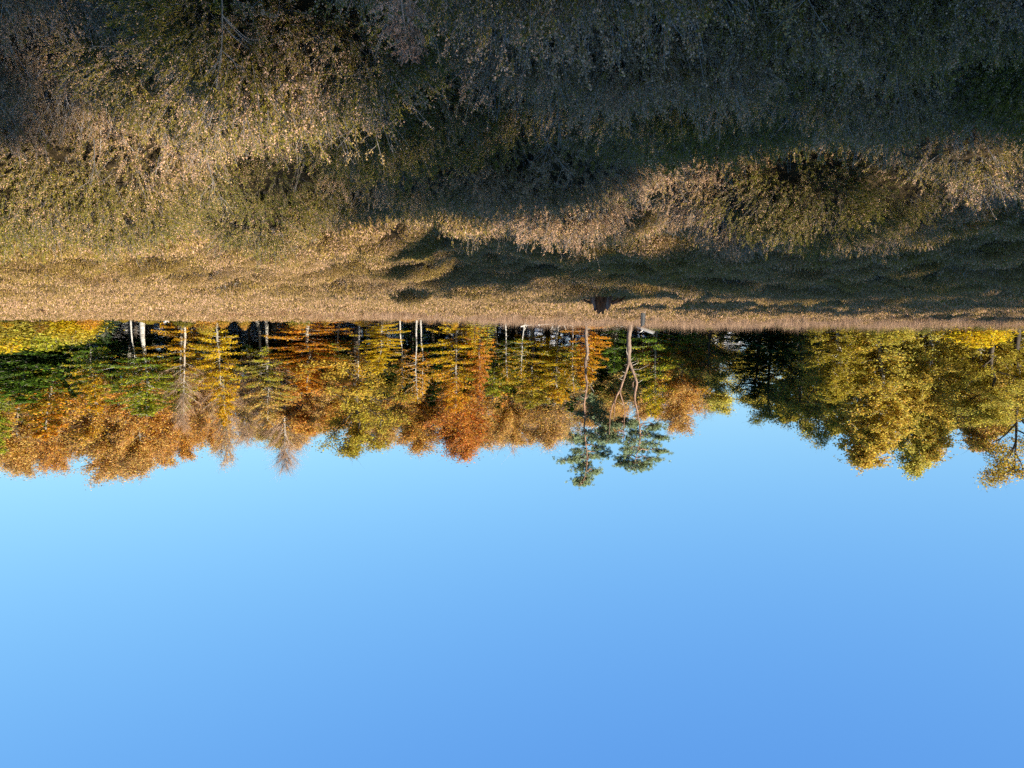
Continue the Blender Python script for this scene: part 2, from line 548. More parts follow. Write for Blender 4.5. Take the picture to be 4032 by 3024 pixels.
def beech(seed, z0=0.1, R=3.4, nb=85, per=200, size=0.132, bark=None, top_bare=0.0, shape=1.0):
    rng = np.random.default_rng(seed)
    tr = MB(); cr = MB()
    p, rad = wob_trunk(rng, TH * 0.97, 0.2, 0.02)
    tr.tube(p, rad, 8)
    for i in range(nb):
        u = (i + rng.random()) / nb
        t = z0 + (0.985 - z0) * u
        prof = (0.55 + 0.45 * min(1, u / 0.22)) * (1 - u ** (1.9 * shape)) ** 0.75 + 0.1
        ln = R * prof * rng.uniform(0.55, 1.15)
        az = i * 2.39996 + rng.normal(0, 0.4)
        el = math.radians(lerp(2, 48, u) + rng.normal(0, 8))
        b0 = along(p, np.array([(t * TH * 0.97 + 0.6) / (TH * 0.97 + 0.6)]))[0]
        s = np.linspace(0, 1, 5)[:, None]
        d = np.array([math.cos(az) * math.cos(el), math.sin(az) * math.cos(el), math.sin(el)])
        bp = b0 + s * ln * d + np.array([0, 0, -0.16 * ln]) * s ** 2
        tr.tube(bp, np.linspace(0.05, 0.008, 5) * (1.2 - u * 0.6), 4, 0, False)
        n = int(per * (0.35 + ln / R) * rng.uniform(0.6, 1.3))
        if u > 1 - top_bare:
            n = int(n * 0.15)
        s = rng.uniform(0.12, 1.06, n) ** 0.75
        c = b0 + s[:, None] * ln * d + np.array([0, 0, -0.16 * ln]) * (s ** 2)[:, None]
        lat = np.array([-math.sin(az), math.cos(az), 0])
        c = c + lat * (rng.normal(0, 1, n) * ln * (0.05 + 0.24 * np.clip(s * (1.25 - s), 0, 1)))[:, None]
        c[:, 2] += rng.normal(0, 0.10, n)
        ax = d * 0.7 + rng.normal(0, 0.6, (n, 3)); ax[:, 2] *= 0.5
        nm = np.array([0, 0, 1.0]) + rng.normal(0, 0.55, (n, 3)) + np.array([math.cos(az), math.sin(az), 0]) * 0.6
        L = size * rng.uniform(0.7, 1.4, n)
        cr.leaves(c, ax, nm, L * 1.25, L * 0.85, rng)
        # twigs
        m = max(3, int(n / 14))
        s = rng.uniform(0.3, 1, m)
        q0 = b0 + s[:, None] * ln * d + np.array([0, 0, -0.16 * ln]) * (s ** 2)[:, None]
        q1 = q0 + (d * 0.5 + rng.normal(0, 0.5, (m, 3))) * 0.7
        tr.ribbons(q0, q1, 0.022, rng)
    return tr.build('trunk', [bark or M_BARK_GREY], (0,)), cr.build('crown', [M_LEAF])


def grow(rng, tr, p0, d, ln, r, level, maxl, tips, spread, upb, sides=5):
    """recursive limb; collects twig tips (point, direction)"""
    k = 5
    pts = [np.array(p0, float)]
    dd = np.array(d, float)
    for i in range(k - 1):
        dd = dd + rng.normal(0, 0.13, 3) + np.array([0, 0, upb])
        dd /= np.linalg.norm(dd)
        pts.append(pts[-1] + dd * ln / (k - 1))
    pts = np.array(pts)
    tr.tube(pts, np.linspace(r, r * 0.5, k), sides if level < 2 else 4, 0, False)
    if level >= maxl:
        tips.append((pts, dd)); return
    n = rng.integers(3, 6)
    for i in range(n):
        t = 0.35 + 0.65 * (i + rng.random()) / n
        b = along(pts, np.array([t]))[0]
        nd_ = dd + rng.normal(0, spread, 3)
        nd_ /= np.linalg.norm(nd_)
        grow(rng, tr, b, nd_, ln * rng.uniform(0.5, 0.75), r * 0.5 * rng.uniform(0.8, 1.1), level + 1, maxl, tips, spread, upb, sides)


def oak(seed, z0=0.25, nl=8, per=60, size=0.2, spread=0.65, R=4.2, bark=None, clump=0.75, dens=1.0, keep=1.0, upb=0.05, hang=0.0, tr_r=0.28):
    """round-crowned broadleaf: limbs, sub-limbs and leaf clumps at their ends"""
    rng = np.random.default_rng(seed)
    tr = MB(); cr = MB()
    p, rad = wob_trunk(rng, TH * 0.9, tr_r, 0.035, k=10, wob=0.14)
    tr.tube(p, rad, 8)
    tips = []
    for i in range(nl * 2):
        u = (i + rng.random()) / (nl * 2)
        t = z0 + (0.97 - z0) * u
        az = i * 2.39996 + rng.normal(0, 0.3)
        el = math.radians(lerp(12, 65, u) + rng.normal(0, 8))
        d = np.array([math.cos(az) * math.cos(el), math.sin(az) * math.cos(el), math.sin(el)])
        ln = R * 0.62 * (math.sin(math.pi * min(0.97, 0.22 + 0.66 * u)) ** 0.8) * rng.uniform(0.8, 1.15)
        b = along(p, np.array([t]))[0]
        grow(rng, tr, b, d, ln, 0.11 * (1.15 - u * 0.7), 0, 2, tips, spread, upb)
    for pts, dd in tips:
        if rng.random() > keep:
            continue
        n = int(per * dens * rng.uniform(0.5, 1.4))
        t = rng.uniform(0.2, 1.1, n)
        c = along(pts, t) + rng.normal(0, 1, (n, 3)) * np.array([0.36, 0.36, 0.26]) * clump
        if hang:
            c[:, 2] -= np.abs(rng.normal(0, hang, n))
        out = c - along(p, np.clip(c[:, 2] / (TH * 0.9), 0, 1))
        nm = np.array([0, 0, 0.6]) + rng.normal(0, 0.7, (n, 3)) + out / (np.linalg.norm(out, axis=1, keepdims=True) + 0.1) * 0.7
        ax = rng.normal(0, 1, (n, 3))
        L = size * rng.uniform(0.7, 1.35, n)
        cr.leaves(c, ax, nm, L * 1.2, L * 0.9, rng)
        m = 5
        q0 = along(pts, rng.uniform(0.3, 1, m)); q1 = q0 + (dd * 0.6 + rng.normal(0, 0.6, (m, 3))) * 0.75
        tr.ribbons(q0, q1, 0.022, rng)
    return tr.build('trunk', [bark or M_BARK_DARK], (0,)), cr.build('crown', [M_LEAF])


def bare(seed, z0=0.35, nb=46, R=2.6, twigs=46, bark=None, twig=None, leafy=0.0, stiff=0.5, w=0.017):
    """leafless or nearly leafless tree: ascending branches ending in a haze of twigs"""
    rng = np.random.default_rng(seed)
    tr = MB(); cr = MB()
    p, rad = wob_trunk(rng, TH * 0.93, 0.17, 0.02, k=10, wob=0.1)
    tr.tube(p, rad, 7)
    for i in range(nb):
        u = (i + rng.random()) / nb
        t = z0 + (0.98 - z0) * u
        ln = R * (1.25 - 0.75 * u) * rng.uniform(0.6, 1.15)
        az = i * 2.39996 + rng.normal(0, 0.3)
        el = math.radians(lerp(20, 66, u) + rng.normal(0, 9))
        d = np.array([math.cos(az) * math.cos(el), math.sin(az) * math.cos(el), math.sin(el)])
        b = along(p, np.array([t]))[0]
        s = np.linspace(0, 1, 6)[:, None]
        bp = b + s * ln * d + np.array([0, 0, 0.22 * ln]) * s ** 2
        tr.tube(bp, np.linspace(0.04, 0.008, 6) * (1.3 - u * 0.6), 4, 0, False)
        n = int(twigs * rng.uniform(0.6, 1.3))
        s = rng.uniform(0.2, 1.0, n)
        q0 = along(bp, s)
        dd = d * 0.9 + np.array([0, 0, stiff]) + rng.normal(0, 0.42, (n, 3))
        dd /= np.linalg.norm(dd, axis=1, keepdims=True)
        L = rng.uniform(0.5, 1.25, n)[:, None]
        q1 = q0 + dd * L
        cr.ribbons(q0, q1, w, rng, 1)
        m = n * 2
        k = rng.integers(0, n, m)
        f = rng.uniform(0.2, 1, m)[:, None]
        r0 = q0[k] * (1 - f) + q1[k] * f
        d2 = dd[k] + rng.normal(0, 0.45, (m, 3))
        r1 = r0 + d2 * rng.uniform(0.25, 0.6, m)[:, None]
        cr.ribbons(r0, r1, w * 0.75, rng, 1)
        if leafy:
            m = int(n * leafy * 9)
            k = rng.integers(0, n, m); f = rng.uniform(0.1, 1.05, m)[:, None]
            c = q0[k] * (1 - f) + q1[k] * f + rng.normal(0, 0.12, (m, 3))
            LL = rng.uniform(0.07, 0.125, m)
            cr.leaves(c, rng.normal(0, 1, (m, 3)), rng.normal(0, 1, (m, 3)) + [0, 0, .5], LL * 1.2, LL * 0.8, rng, 0)
    return tr.build('trunk', [bark or M_BARK_GREY], (0,)), cr.build('crown', [M_LEAF, twig or M_TWIG])


def birch(seed, z0=0.18, nb=84, R=3.0, strands=17, bark=None):
    """light birch: ascending limbs with hanging strings of small leaves"""
    rng = np.random.default_rng(seed)
    tr = MB(); cr = MB()
    p, rad = wob_trunk(rng, TH * 0.95, 0.16, 0.02, k=10, wob=0.16)
    tr.tube(p, rad, 7)
    for i in range(nb):
        u = (i + rng.random()) / nb
        t = z0 + (0.98 - z0) * u
        prof = (0.6 + 0.4 * min(1, u / 0.25)) * (1 - u ** 2.2) ** 0.7 + 0.12
        ln = R * prof * rng.uniform(0.6, 1.15)
        az = i * 2.39996 + rng.normal(0, 0.4)
        el = math.radians(lerp(25, 65, u) + rng.normal(0, 9))
        d = np.array([math.cos(az) * math.cos(el), math.sin(az) * math.cos(el), math.sin(el)])
        b = along(p, np.array([t]))[0]
        s = np.linspace(0, 1, 6)[:, None]
        bp = b + s * ln * d + np.array([0, 0, -0.1 * ln]) * s ** 2
        tr.tube(bp, np.linspace(0.045, 0.008, 6) * (1.2 - 0.6 * u), 4, 0, False)
        ns_ = int(strands * rng.uniform(0.7, 1.3))
        for j in range(ns_):
            a0 = along(bp, np.array([rng.uniform(0.3, 1.0)]))[0]
            out = np.array([math.cos(az), math.sin(az), 0]) * rng.uniform(0, 0.5) + rng.normal(0, 0.35, 3)
            drop = rng.uniform(0.3, 1.0)
            n = int(rng.uniform(16, 33))
            s = rng.random(n)[:, None]
            c = a0 + out * s + np.array([0, 0, 0.25]) * s - np.array([0, 0, drop]) * s ** 2 + rng.normal(0, 0.09, (n, 3))
            nm = rng.normal(0, 1, (n, 3)) + np.array([math.cos(az), math.sin(az), 0.4]) * 0.8
            L = rng.uniform(0.075, 0.13, n)
            cr.leaves(c, rng.normal(0, 0.6, (n, 3)) + [0, 0, -1], nm, L * 1.2, L, rng)
            tr.ribbons([a0], [a0 + out + np.array([0, 0, 0.25 - drop])], 0.018, rng)
    return tr.build('trunk', [bark or M_BARK_BIRCH], (0,)), cr.build('crown', [M_LEAF])


def spruce(seed, z0=0.3, R=2.6, whorls=34, bark=None, dead_low=True, per=34):
    """conifer with drooping boughs; bare dead stubs below the live crown"""
    rng = np.random.default_rng(seed)
    tr = MB(); cr = MB()
    p, rad = wob_trunk(rng, TH, 0.2, 0.015, k=9, wob=0.03)
    tr.tube(p, rad, 7)
    if dead_low:
        n = 60
        z = rng.uniform(0.08, z0 + 0.1, n) * TH
        a = rng.uniform(0, 6.28, n)
        q0 = np.stack([np.zeros(n), np.zeros(n), z], 1) + along(p, (z + 0.6) / (TH + 0.6)) * [1, 1, 0]
        L = rng.uniform(0.3, 1.4, n)
        q1 = q0 + np.stack([np.cos(a) * L, np.sin(a) * L, rng.normal(-0.15, 0.15, n)], 1)
        tr.ribbons(q0, q1, 0.05, rng)
    for i in range(whorls):
        u = (i + 0.5) / whorls
        t = z0 + (1 - z0) * u
        for j in range(5):
            az = j * 1.2566 + i * 0.7 + rng.normal(0, 0.25)
            ln = R * (1 - u) ** 0.85 * rng.uniform(0.7, 1.1) + 0.15
            b0 = along(p, np.array([t]))[0]; b0[2] += rng.normal(0, 0.12)
            d = np.array([math.cos(az), math.sin(az), lerp(-0.15, 0.5, u)])
            n = max(6, int(per * ln / R))
            s = rng.uniform(0.1, 1.0, n)
            c = b0 + s[:, None] * ln * d + np.array([0, 0, -0.28 * ln]) * (s * (1.3 - s))[:, None]
            lat = np.array([-math.sin(az), math.cos(az), 0])
            sd = rng.normal(0, 1, n) * ln * 0.15 * (1.15 - s)
            c = c + lat * sd[:, None]
            c[:, 2] += rng.normal(-0.06, 0.08, n)
            ax = d + lat * np.sign(sd)[:, None] * 0.6 + rng.normal(0, 0.2, (n, 3)) + [0, 0, -0.25]
            nm = np.array([0, 0, 1.0]) + rng.normal(0, 0.5, (n, 3))
            cr.leaves(c, ax, nm, rng.uniform(0.3, 0.6, n), rng.uniform(0.1, 0.2, n), rng)
    return tr.build('trunk', [bark or M_BARK_DARK], (0,)), cr.build('crown', [M_NEEDLE])


def bush(seed, R=6.0, n_st=36, per=240, size=0.5, needle=False):
    """rounded feathery shrub, foliage down to the ground (16 units high, broad)"""
    rng = np.random.default_rng(seed)
    tr = MB(); cr = MB()
    for i in range(n_st):
        az = i * 2.39996; u = (i + 0.5) / n_st
        el = math.radians(lerp(20, 88, math.sqrt(u)))
        ln = TH * lerp(0.55, 0.98, u) * rng.uniform(0.85, 1.05)
        d = np.array([math.cos(az) * math.cos(el) * R / 10, math.sin(az) * math.cos(el) * R / 10, math.sin(el)])
        s = np.linspace(0, 1, 6)[:, None]
        bp = s * ln * d + rng.normal(0, 0.15, (6, 3)) * s
        tr.tube(bp, np.linspace(0.16, 0.03, 6), 5, 0, False)
        t = rng.uniform(0.1, 1.02, per)
        c = along(bp, t) + rng.normal(0, 1, (per, 3)) * (0.5 + 1.0 * np.sin(np.clip(t, 0, 1) * 3.0))[:, None] * [1.0, 1.0, 0.6]
        c[:, 2] = np.maximum(c[:, 2], rng.uniform(0, 0.5, per))
        L = size * rng.uniform(0.6, 1.4, per)
        cr.leaves(c, d + rng.normal(0, 0.7, (per, 3)), rng.normal(0, 1, (per, 3)) + [0, 0, 0.4], L * 1.5, L * 0.6, rng)
    return tr.build('trunk', [M_BARK_GREY], (0,)), cr.build('crown', [M_LEAF])


PROTO = {}
for s_ in range(4):
    PROTO['beech', s_] = beech(100 + s_, z0=[0.06, 0.14, 0.05, 0.2][s_], R=[3.6, 3.2, 3.9, 3.0][s_])
for s_ in range(3):
    PROTO['tallbeech', s_] = beech(140 + s_, z0=[0.3, 0.42, 0.36][s_], R=[3.2, 3.0, 3.6][s_], nb=70, per=180, bark=[M_BARK_GREY, M_BARK_BIRCH, M_BARK_GREY][s_], shape=1.5)
for s_ in range(2):
    PROTO['pole', s_] = beech(170 + s_, z0=0.45, R=2.2, nb=40, per=60, bark=M_BARK_BIRCH, shape=1.5)
for s_ in range(4):
    PROTO['oak', s_] = oak(200 + s_, z0=[0.2, 0.3, 0.15, 0.25][s_], per=90, size=0.122)
for s_ in range(2):
    PROTO['openoak', s_] = oak(240 + s_, z0=0.22, per=50, size=0.128, keep=0.88, clump=0.9)
for s_ in range(4):
    PROTO['bare', s_] = bare(300 + s_, z0=[0.3, 0.45, 0.38, 0.5][s_], R=[2.6, 2.3, 3.0, 2.2][s_], bark=[M_BARK_GREY, M_TWIG_PALE, M_BARK_GREY, M_BARK_DARK][s_], twig=M_TWIG, leafy=[0.15, 0.0, 0.0, 0.5][s_])
for s_ in range(3):
    PROTO['rusty', s_] = bare(340 + s_, z0=[0.28, 0.35, 0.3][s_], R=[2.8, 2.5, 3.0][s_], nb=60, twigs=48, leafy=1.5)
for s_ in range(3):
    PROTO['birch', s_] = birch(400 + s_, z0=[0.12, 0.2, 0.1][s_], R=[3.0, 2.7, 3.3][s_])
for s_ in range(3):
    PROTO['spruce', s_] = spruce(500 + s_, z0=[0.42, 0.5, 0.36][s_])
for s_ in range(2):
    PROTO['fir', s_] = spruce(540 + s_, z0=0.05, R=[4.2, 5.0][s_], whorls=22, dead_low=False, per=60)
for s_ in range(2):
    PROTO['bush', s_] = bush(600 + s_, R=[6.5, 7.5][s_])


SPAN = {}
for k_, (tm_, cm_) in PROTO.items():
    co_ = np.empty(len(cm_.vertices) * 3, np.float32)
    cm_.vertices.foreach_get('co', co_)
    SPAN[k_] = float(np.percentile(np.abs(co_.reshape(-1, 3)[:, :2]), 96))


def plant(name, label, proto, x, y, height, width=None, rot=None, col=(0.3, 0.2, 0.03), top=None, group=None, cat='tree', z=None, lean=(0, 0)):
    """one tree: an Empty at its foot with the parts trunk and crown"""
    tm, cm = PROTO[proto]
    root = link(name, None)
    root.empty_display_size = 0.3
    sz = height / TH
    if width is None:
        sx = sz
    else:
        sx = width / (2 * SPAN[proto])
    root.location = (x, y, tz(x, y) if z is None else z)
    root.scale = (sx, sx, sz)
    root.rotation_euler = (lean[0], lean[1], rot if rot is not None else RNG.uniform(0, 6.28))
    t = link('trunk', tm, root)
    c = link('crown', cm, root)
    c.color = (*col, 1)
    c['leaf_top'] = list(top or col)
    tag(root, label, cat, group)
    return root


RNG = random.Random(5)

# ------------------------------------------------------------------ the wood along the far edge of the heath
YEL = (0.60, 0.42, 0.015); GOLD = (0.58, 0.33, 0.015); ORG = (0.60, 0.28, 0.02); RUST = (0.54, 0.28, 0.05)
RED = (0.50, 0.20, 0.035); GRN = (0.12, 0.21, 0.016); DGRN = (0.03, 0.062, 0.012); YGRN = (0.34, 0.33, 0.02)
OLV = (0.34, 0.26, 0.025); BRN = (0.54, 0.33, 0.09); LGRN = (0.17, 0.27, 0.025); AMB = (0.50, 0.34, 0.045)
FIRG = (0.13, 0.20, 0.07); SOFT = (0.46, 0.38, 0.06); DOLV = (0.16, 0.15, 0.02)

PX = SP / F
k2_ = 0


def T(name, label, kind, xs, ytop, wpx, depth, col, top=None, seed=0, group=None, cat='tree', rot=None, lean=(0, 0)):
    x, zt = ray_at(xs, ytop, depth)
    zb = tz(x, depth)
    return plant(name, label, (kind, seed), x, depth, zt - zb, wpx * PX * depth, rot, col, top, group, cat, zb, lean)


# --- lit side of the wood, from the edge of the picture towards the two pines
T('yellow_bush', 'soft yellow-green bush at the picture edge, at the foot of the bright wood', 'bush', 45, 1395, 240, 84, SOFT, YEL, 0, 'feathery bushes along the wood edge', 'bush')
T('yellow_bush', 'soft yellow-green bush in the middle of the three at the wood edge', 'bush', 175, 1385, 230, 85, SOFT, YGRN, 1, 'feathery bushes along the wood edge', 'bush')
T('yellow_bush', 'golden bush beside the thin pale trunk and the little fir', 'bush', 300, 1362, 180, 84, YEL, SOFT, 0, 'feathery bushes along the wood edge', 'bush')
T('green_beech', 'dark green beech behind the soft yellow bushes', 'beech', 120, 1600, 420, 92, DGRN, LGRN, 0)
T('green_beech', 'tall green tree cut by the picture edge above the yellow bushes', 'beech', -20, 1815, 260, 97, GRN, YGRN, 2)
T('orange_beech', 'orange beech rising above the dark green beech', 'beech', 205, 1740, 300, 96, GRN, ORG, 1)
T('slender_beech', 'slender yellow beech on a thin white trunk beside the dark gap', 'beech', 370, 1640, 160, 88, GRN, GOLD, 3)
T('fir_sapling', 'small bright green fir sapling before the dark gap of trunks', 'fir', 417, 1352, 105, 84.5, FIRG, FIRG, 0, None, 'fir')
T('green_beech', 'green beech with an orange head on a bright white trunk', 'tallbeech', 585, 1650, 270, 85, LGRN, YGRN, 1)
T('rusty_tree', 'tallest rust-orange crown of the lit wood, above the dark gap of trunks', 'rusty', 420, 1878, 300, 103, GOLD, BRN, 0)
T('rusty_tree', 'rust-orange ragged crown between the picture edge and the tallest crown', 'rusty', 90, 1868, 260, 104, GOLD, BRN, 1)
T('rusty_tree', 'low-domed rusty crown dipping between two taller rust-orange crowns', 'rusty', 230, 1840, 220, 106, BRN, RUST, 0)
T('rusty_tree', 'pinkish-brown twiggy crown behind the green beech with white trunk', 'rusty', 545, 1862, 260, 102, ORG, BRN, 1)
T('golden_beech', 'bright golden beech clothed to the ground, broad beside the white trunk', 'beech', 715, 1640, 230, 86.5, GOLD, YGRN, 2)
T('bare_birch', 'bare grey birch with pale twigs before the golden beech', 'bare', 742, 1705, 150, 84.5, BRN, BRN, 1)
T('golden_beech', 'narrow golden column of a beech with a dark stem beside a dark gap', 'beech', 868, 1690, 150, 86, YEL, GOLD, 1)
T('bare_tree', 'bare twiggy crown standing up over the narrow golden beech', 'bare', 880, 1830, 190, 99, BRN, BRN, 0)
T('rusty_tree', 'brown twiggy crown behind the bare grey birch', 'rusty', 700, 1800, 260, 103, BRN, RUST, 2)
T('olive_tree', 'olive-brown half-bare tree on a stout grey trunk', 'tallbeech', 1050, 1700, 200, 87, YGRN, BRN, 0)
T('bare_tree', 'highest bare broom of twigs against the sky', 'bare', 1085, 1868, 250, 98, BRN, BRN, 1)
T('bare_tree', 'half-bare greyish tree with drooping twigs in front of the olive-brown tree', 'bare', 1010, 1640, 230, 90, BRN, BRN, 2)
T('orange_beech', 'fiery orange beech, the most orange of the lower trees', 'beech', 1205, 1560, 270, 86, ORG, ORG, 0)
T('red_tree', 'dark red-brown tree behind the fiery orange beech', 'oak', 1200, 1735, 300, 95, RED, RUST, 2)
T('green_beech', 'small green beech spray between orange beech and round yellow tree', 'tallbeech', 1335, 1530, 150, 88, LGRN, RUST, 2)
T('bare_tree', 'thin brown tree with bare top beside the round yellow-olive tree', 'rusty', 1190, 1750, 170, 102, BRN, BRN, 1)
T('round_oak', 'big round yellow-olive tree with the broadest leafy dome of the lit wood', 'oak', 1430, 1810, 330, 88, AMB, OLV, 3)
T('yellow_bush', 'upright lemon-yellow bush at the foot of the round yellow-olive tree', 'beech', 1500, 1480, 150, 83.5, YEL, YEL, 1, None, 'bush')
T('fir', 'small dark green fir above the pair of bright trunks', 'fir', 1625, 1570, 190, 92, DGRN, DGRN, 1, None, 'fir')
T('yellow_beech', 'tall yellow beech with a reddish flank beside the dark trunks', 'beech', 1800, 1640, 220, 86, YEL, ORG, 2)
T('red_tree', 'red-brown domed crown behind the tall yellow beech', 'rusty', 1800, 1800, 290, 97, ORG, RED, 1)
T('rusty_tree', 'rusty thin crown between the round yellow-olive tree and the red dome', 'rusty', 1640, 1765, 260, 100, OLV, RUST, 0)
T('red_sapling', 'red-orange young beech leaning on the tall yellow beech', 'beech', 1880, 1590, 95, 85, ORG, RED, 3)
T('young_larch', 'young yellow-green larch before the dark trunks', 'fir', 1868, 1385, 80, 83, SOFT, YEL, 0, 'young larches by the dark trunks', 'larch')
T('young_larch', 'young larch with a pale stem, next to the green fir-like beech', 'fir', 1918, 1400, 75, 84, YGRN, SOFT, 1, 'young larches by the dark trunks', 'larch')
T('green_beech', 'dark green beech over the row of dark trunks', 'tallbeech', 1960, 1570, 220, 90, GRN, YGRN, 2)
T('yellow_beech', 'yellow beech with orange sprays slanting towards the white trunks', 'tallbeech', 2100, 1620, 260, 89, YEL, OLV, 0)
T('rusty_tree', 'twiggy orange-brown crown behind the slanting yellow beech', 'rusty', 2000, 1745, 240, 98, GOLD, BRN, 2)
T('rusty_tree', 'sparse brown crown with sky between its twigs beside the first pine', 'bare', 2150, 1760, 240, 97, GOLD, BRN, 3)
T('white_trunk_tree', 'green-leaved tree on a crooked white trunk near the straight pine', 'tallbeech', 2195, 1600, 190, 87, YGRN, GOLD, 1)
T('orange_beech', 'orange beech directly behind the straight pine trunk', 'beech', 2310, 1540, 150, 84, ORG, GOLD, 1)
T('rusty_tree', 'orange-brown tree with fine twigs between the two pines', 'rusty', 2400, 1640, 260, 92, GRN, BRN, 1)
T('green_beech', 'dark green beech low between the two pine trunks', 'beech', 2410, 1480, 150, 87, DGRN, LGRN, 0)
T('green_beech', 'bright green beech with yellow head behind the forked pine', 'beech', 2575, 1660, 200, 85, LGRN, YEL, 2)
T('brown_tree', 'pinkish-brown twiggy tree next to the dark shaded trees', 'rusty', 2680, 1690, 220, 86, ORG, BRN, 0)
T('brown_tree', 'copper-leaved small tree in front of the shaded trees', 'beech', 2735, 1560, 110, 84, GRN, RUST, 3)
for xs_, yt_, c_, lb_ in ((520, 1560, DGRN, 'grey pole trunk in the dark gap next to the bright white trunk'),
                          (1420, 1560, GOLD, 'stout grey trunk under the round yellow-olive tree'),
                          (1573, 1540, RUST, 'thin pale trunk beside the small dark green fir'),
                          (1640, 1600, ORG, 'brighter of the close pair of pale trunks under the dark fir'),
                          (1655, 1570, ORG, 'slanting partner in the close pair of pale trunks'),
                          (1988, 1520, DGRN, 'thin mossy green trunk among the dark trunks'),
                          (2071, 1500, GRN, 'pale trunk above the fallen branch'),
                          (2250, 1560, GRN, 'white trunk starting above the foliage, closest to the straight pine')):
    T('pole_tree', lb_, 'pole', xs_, yt_, 90, RNG.uniform(84, 87), c_, GOLD, k2_ % 2)
    k2_ += 1
# --- shaded middle and the big trees on the other side
T('pale_oak', 'pale olive-yellow crown seen beyond the dark shaded trees', 'oak', 2830, 1645, 300, 112, SOFT, SOFT, 2)
T('pale_oak', 'second pale olive crown, lower, at the dip of the skyline', 'oak', 2960, 1620, 240, 114, SOFT, OLV, 0)
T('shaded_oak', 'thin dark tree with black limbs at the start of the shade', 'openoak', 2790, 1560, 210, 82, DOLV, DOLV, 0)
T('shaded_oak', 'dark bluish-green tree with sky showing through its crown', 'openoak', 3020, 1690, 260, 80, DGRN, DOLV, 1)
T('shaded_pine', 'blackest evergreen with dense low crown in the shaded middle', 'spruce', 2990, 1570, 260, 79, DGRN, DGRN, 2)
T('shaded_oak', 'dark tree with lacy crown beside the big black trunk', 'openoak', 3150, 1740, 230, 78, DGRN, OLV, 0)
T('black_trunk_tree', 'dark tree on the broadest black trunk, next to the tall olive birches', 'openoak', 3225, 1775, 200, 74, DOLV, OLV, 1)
T('olive_birch', 'brown-flanked tall birch, first of the big olive trees after the shade', 'birch', 3330, 1868, 310, 72, AMB, AMB, 0)
T('olive_birch', 'olive birch with a leaning white stem', 'birch', 3450, 1800, 260, 70, SOFT, AMB, 1, None, 'tree', None, (0.03, 0.05))
T('olive_birch', 'pointed pale-topped birch, tallest of the olive birches', 'birch', 3540, 1898, 250, 74, SOFT, SOFT, 2)
T('golden_birch', 'golden rounded birch between the pointed birch and the open oak', 'birch', 3715, 1855, 290, 72, SOFT, AMB, 0)
T('golden_birch', 'lower olive-gold birch filling the foot of the golden rounded one', 'birch', 3640, 1650, 240, 68, SOFT, AMB, 2)
T('golden_birch', 'brown-gold birch closing the gap beside the tall open oak', 'birch', 3835, 1800, 210, 73, OLV, BRN, 1)
T('open_oak', 'tall open oak with dark limbs showing at its head, by the picture edge', 'openoak', 3985, 1942, 330, 68, OLV, AMB, 0)
T('open_oak', 'lower leafy oak before the tall open oak', 'oak', 3890, 1680, 280, 66, OLV, SOFT, 1)
T('yellow_bush', 'bright yellow bush at the foot of the open oak', 'bush', 3850, 1372, 230, 63, YEL, YEL, 1, None, 'bush')
T('yellow_bush', 'dull yellow bush behind the bank under the leaning white stem', 'bush', 3510, 1365, 180, 64, SOFT, OLV, 0, None, 'bush')
T('olive_birch', 'low dark olive birch beside the broadest black trunk', 'birch', 3290, 1600, 200, 69, OLV, OLV, 1)

# --- dark conifers with bare stems inside the wood, and ragged brown trees behind
k_ = 0
for row, (dep, n0) in enumerate(((94, 27), (104, 23))):
    for i in range(n0):
        xs = lerp(-150, 2720, (i + RNG.uniform(0.1, 0.9)) / n0)
        # height follows the skyline but stays beneath the front crowns
        yt = 1560 - 60 * math.sin(xs / 500.0) + RNG.uniform(-70, 40)
        d = dep + RNG.uniform(-3, 3)
        T('forest_spruce', 'dark spruce on a bare stem deep inside the lit wood', 'spruce', xs, yt, RNG.uniform(120, 180), d,
          DGRN, DGRN, k_ % 3, 'dark spruces inside the wood')
        k_ += 1
for i in range(46):
    xs = lerp(-200, 2800, (i + RNG.uniform(0.1, 0.9)) / 46)
    yt = (1838 - 95 * smooth(500, 900, xs) + 10 * math.sin(xs / 70) - 120 * smooth(2150, 2700, xs)) + RNG.uniform(-60, 20)
    twiggy = i % 4 == 1
    T('brown_tree', 'leafless brown twig crown at the back of the lit wood' if twiggy else 'rusty brown leafy tree at the back of the lit wood', 'bare' if twiggy else 'rusty',
      xs, yt + (15 if twiggy else 0), RNG.uniform(200, 290), RNG.uniform(106, 122),
      RNG.choice([BRN, OLV, GOLD, YGRN]), RNG.choice([BRN, RUST, AMB, GOLD]), k_ % 3, 'bare trees at the back of the wood' if twiggy else 'brown trees at the back of the wood')
    k_ += 1
for i in range(12):
    xs = lerp(3080, 4250, (i + RNG.uniform(0.1, 0.9)) / 12)
    T('back_birch', 'olive tree standing behind the big birches', 'birch', xs, 1640 + RNG.uniform(0, 120) , RNG.uniform(220, 280), RNG.uniform(84, 96),
      RNG.choice([OLV, DOLV]), OLV, k_ % 3, 'olive trees behind the birches')
    k_ += 1

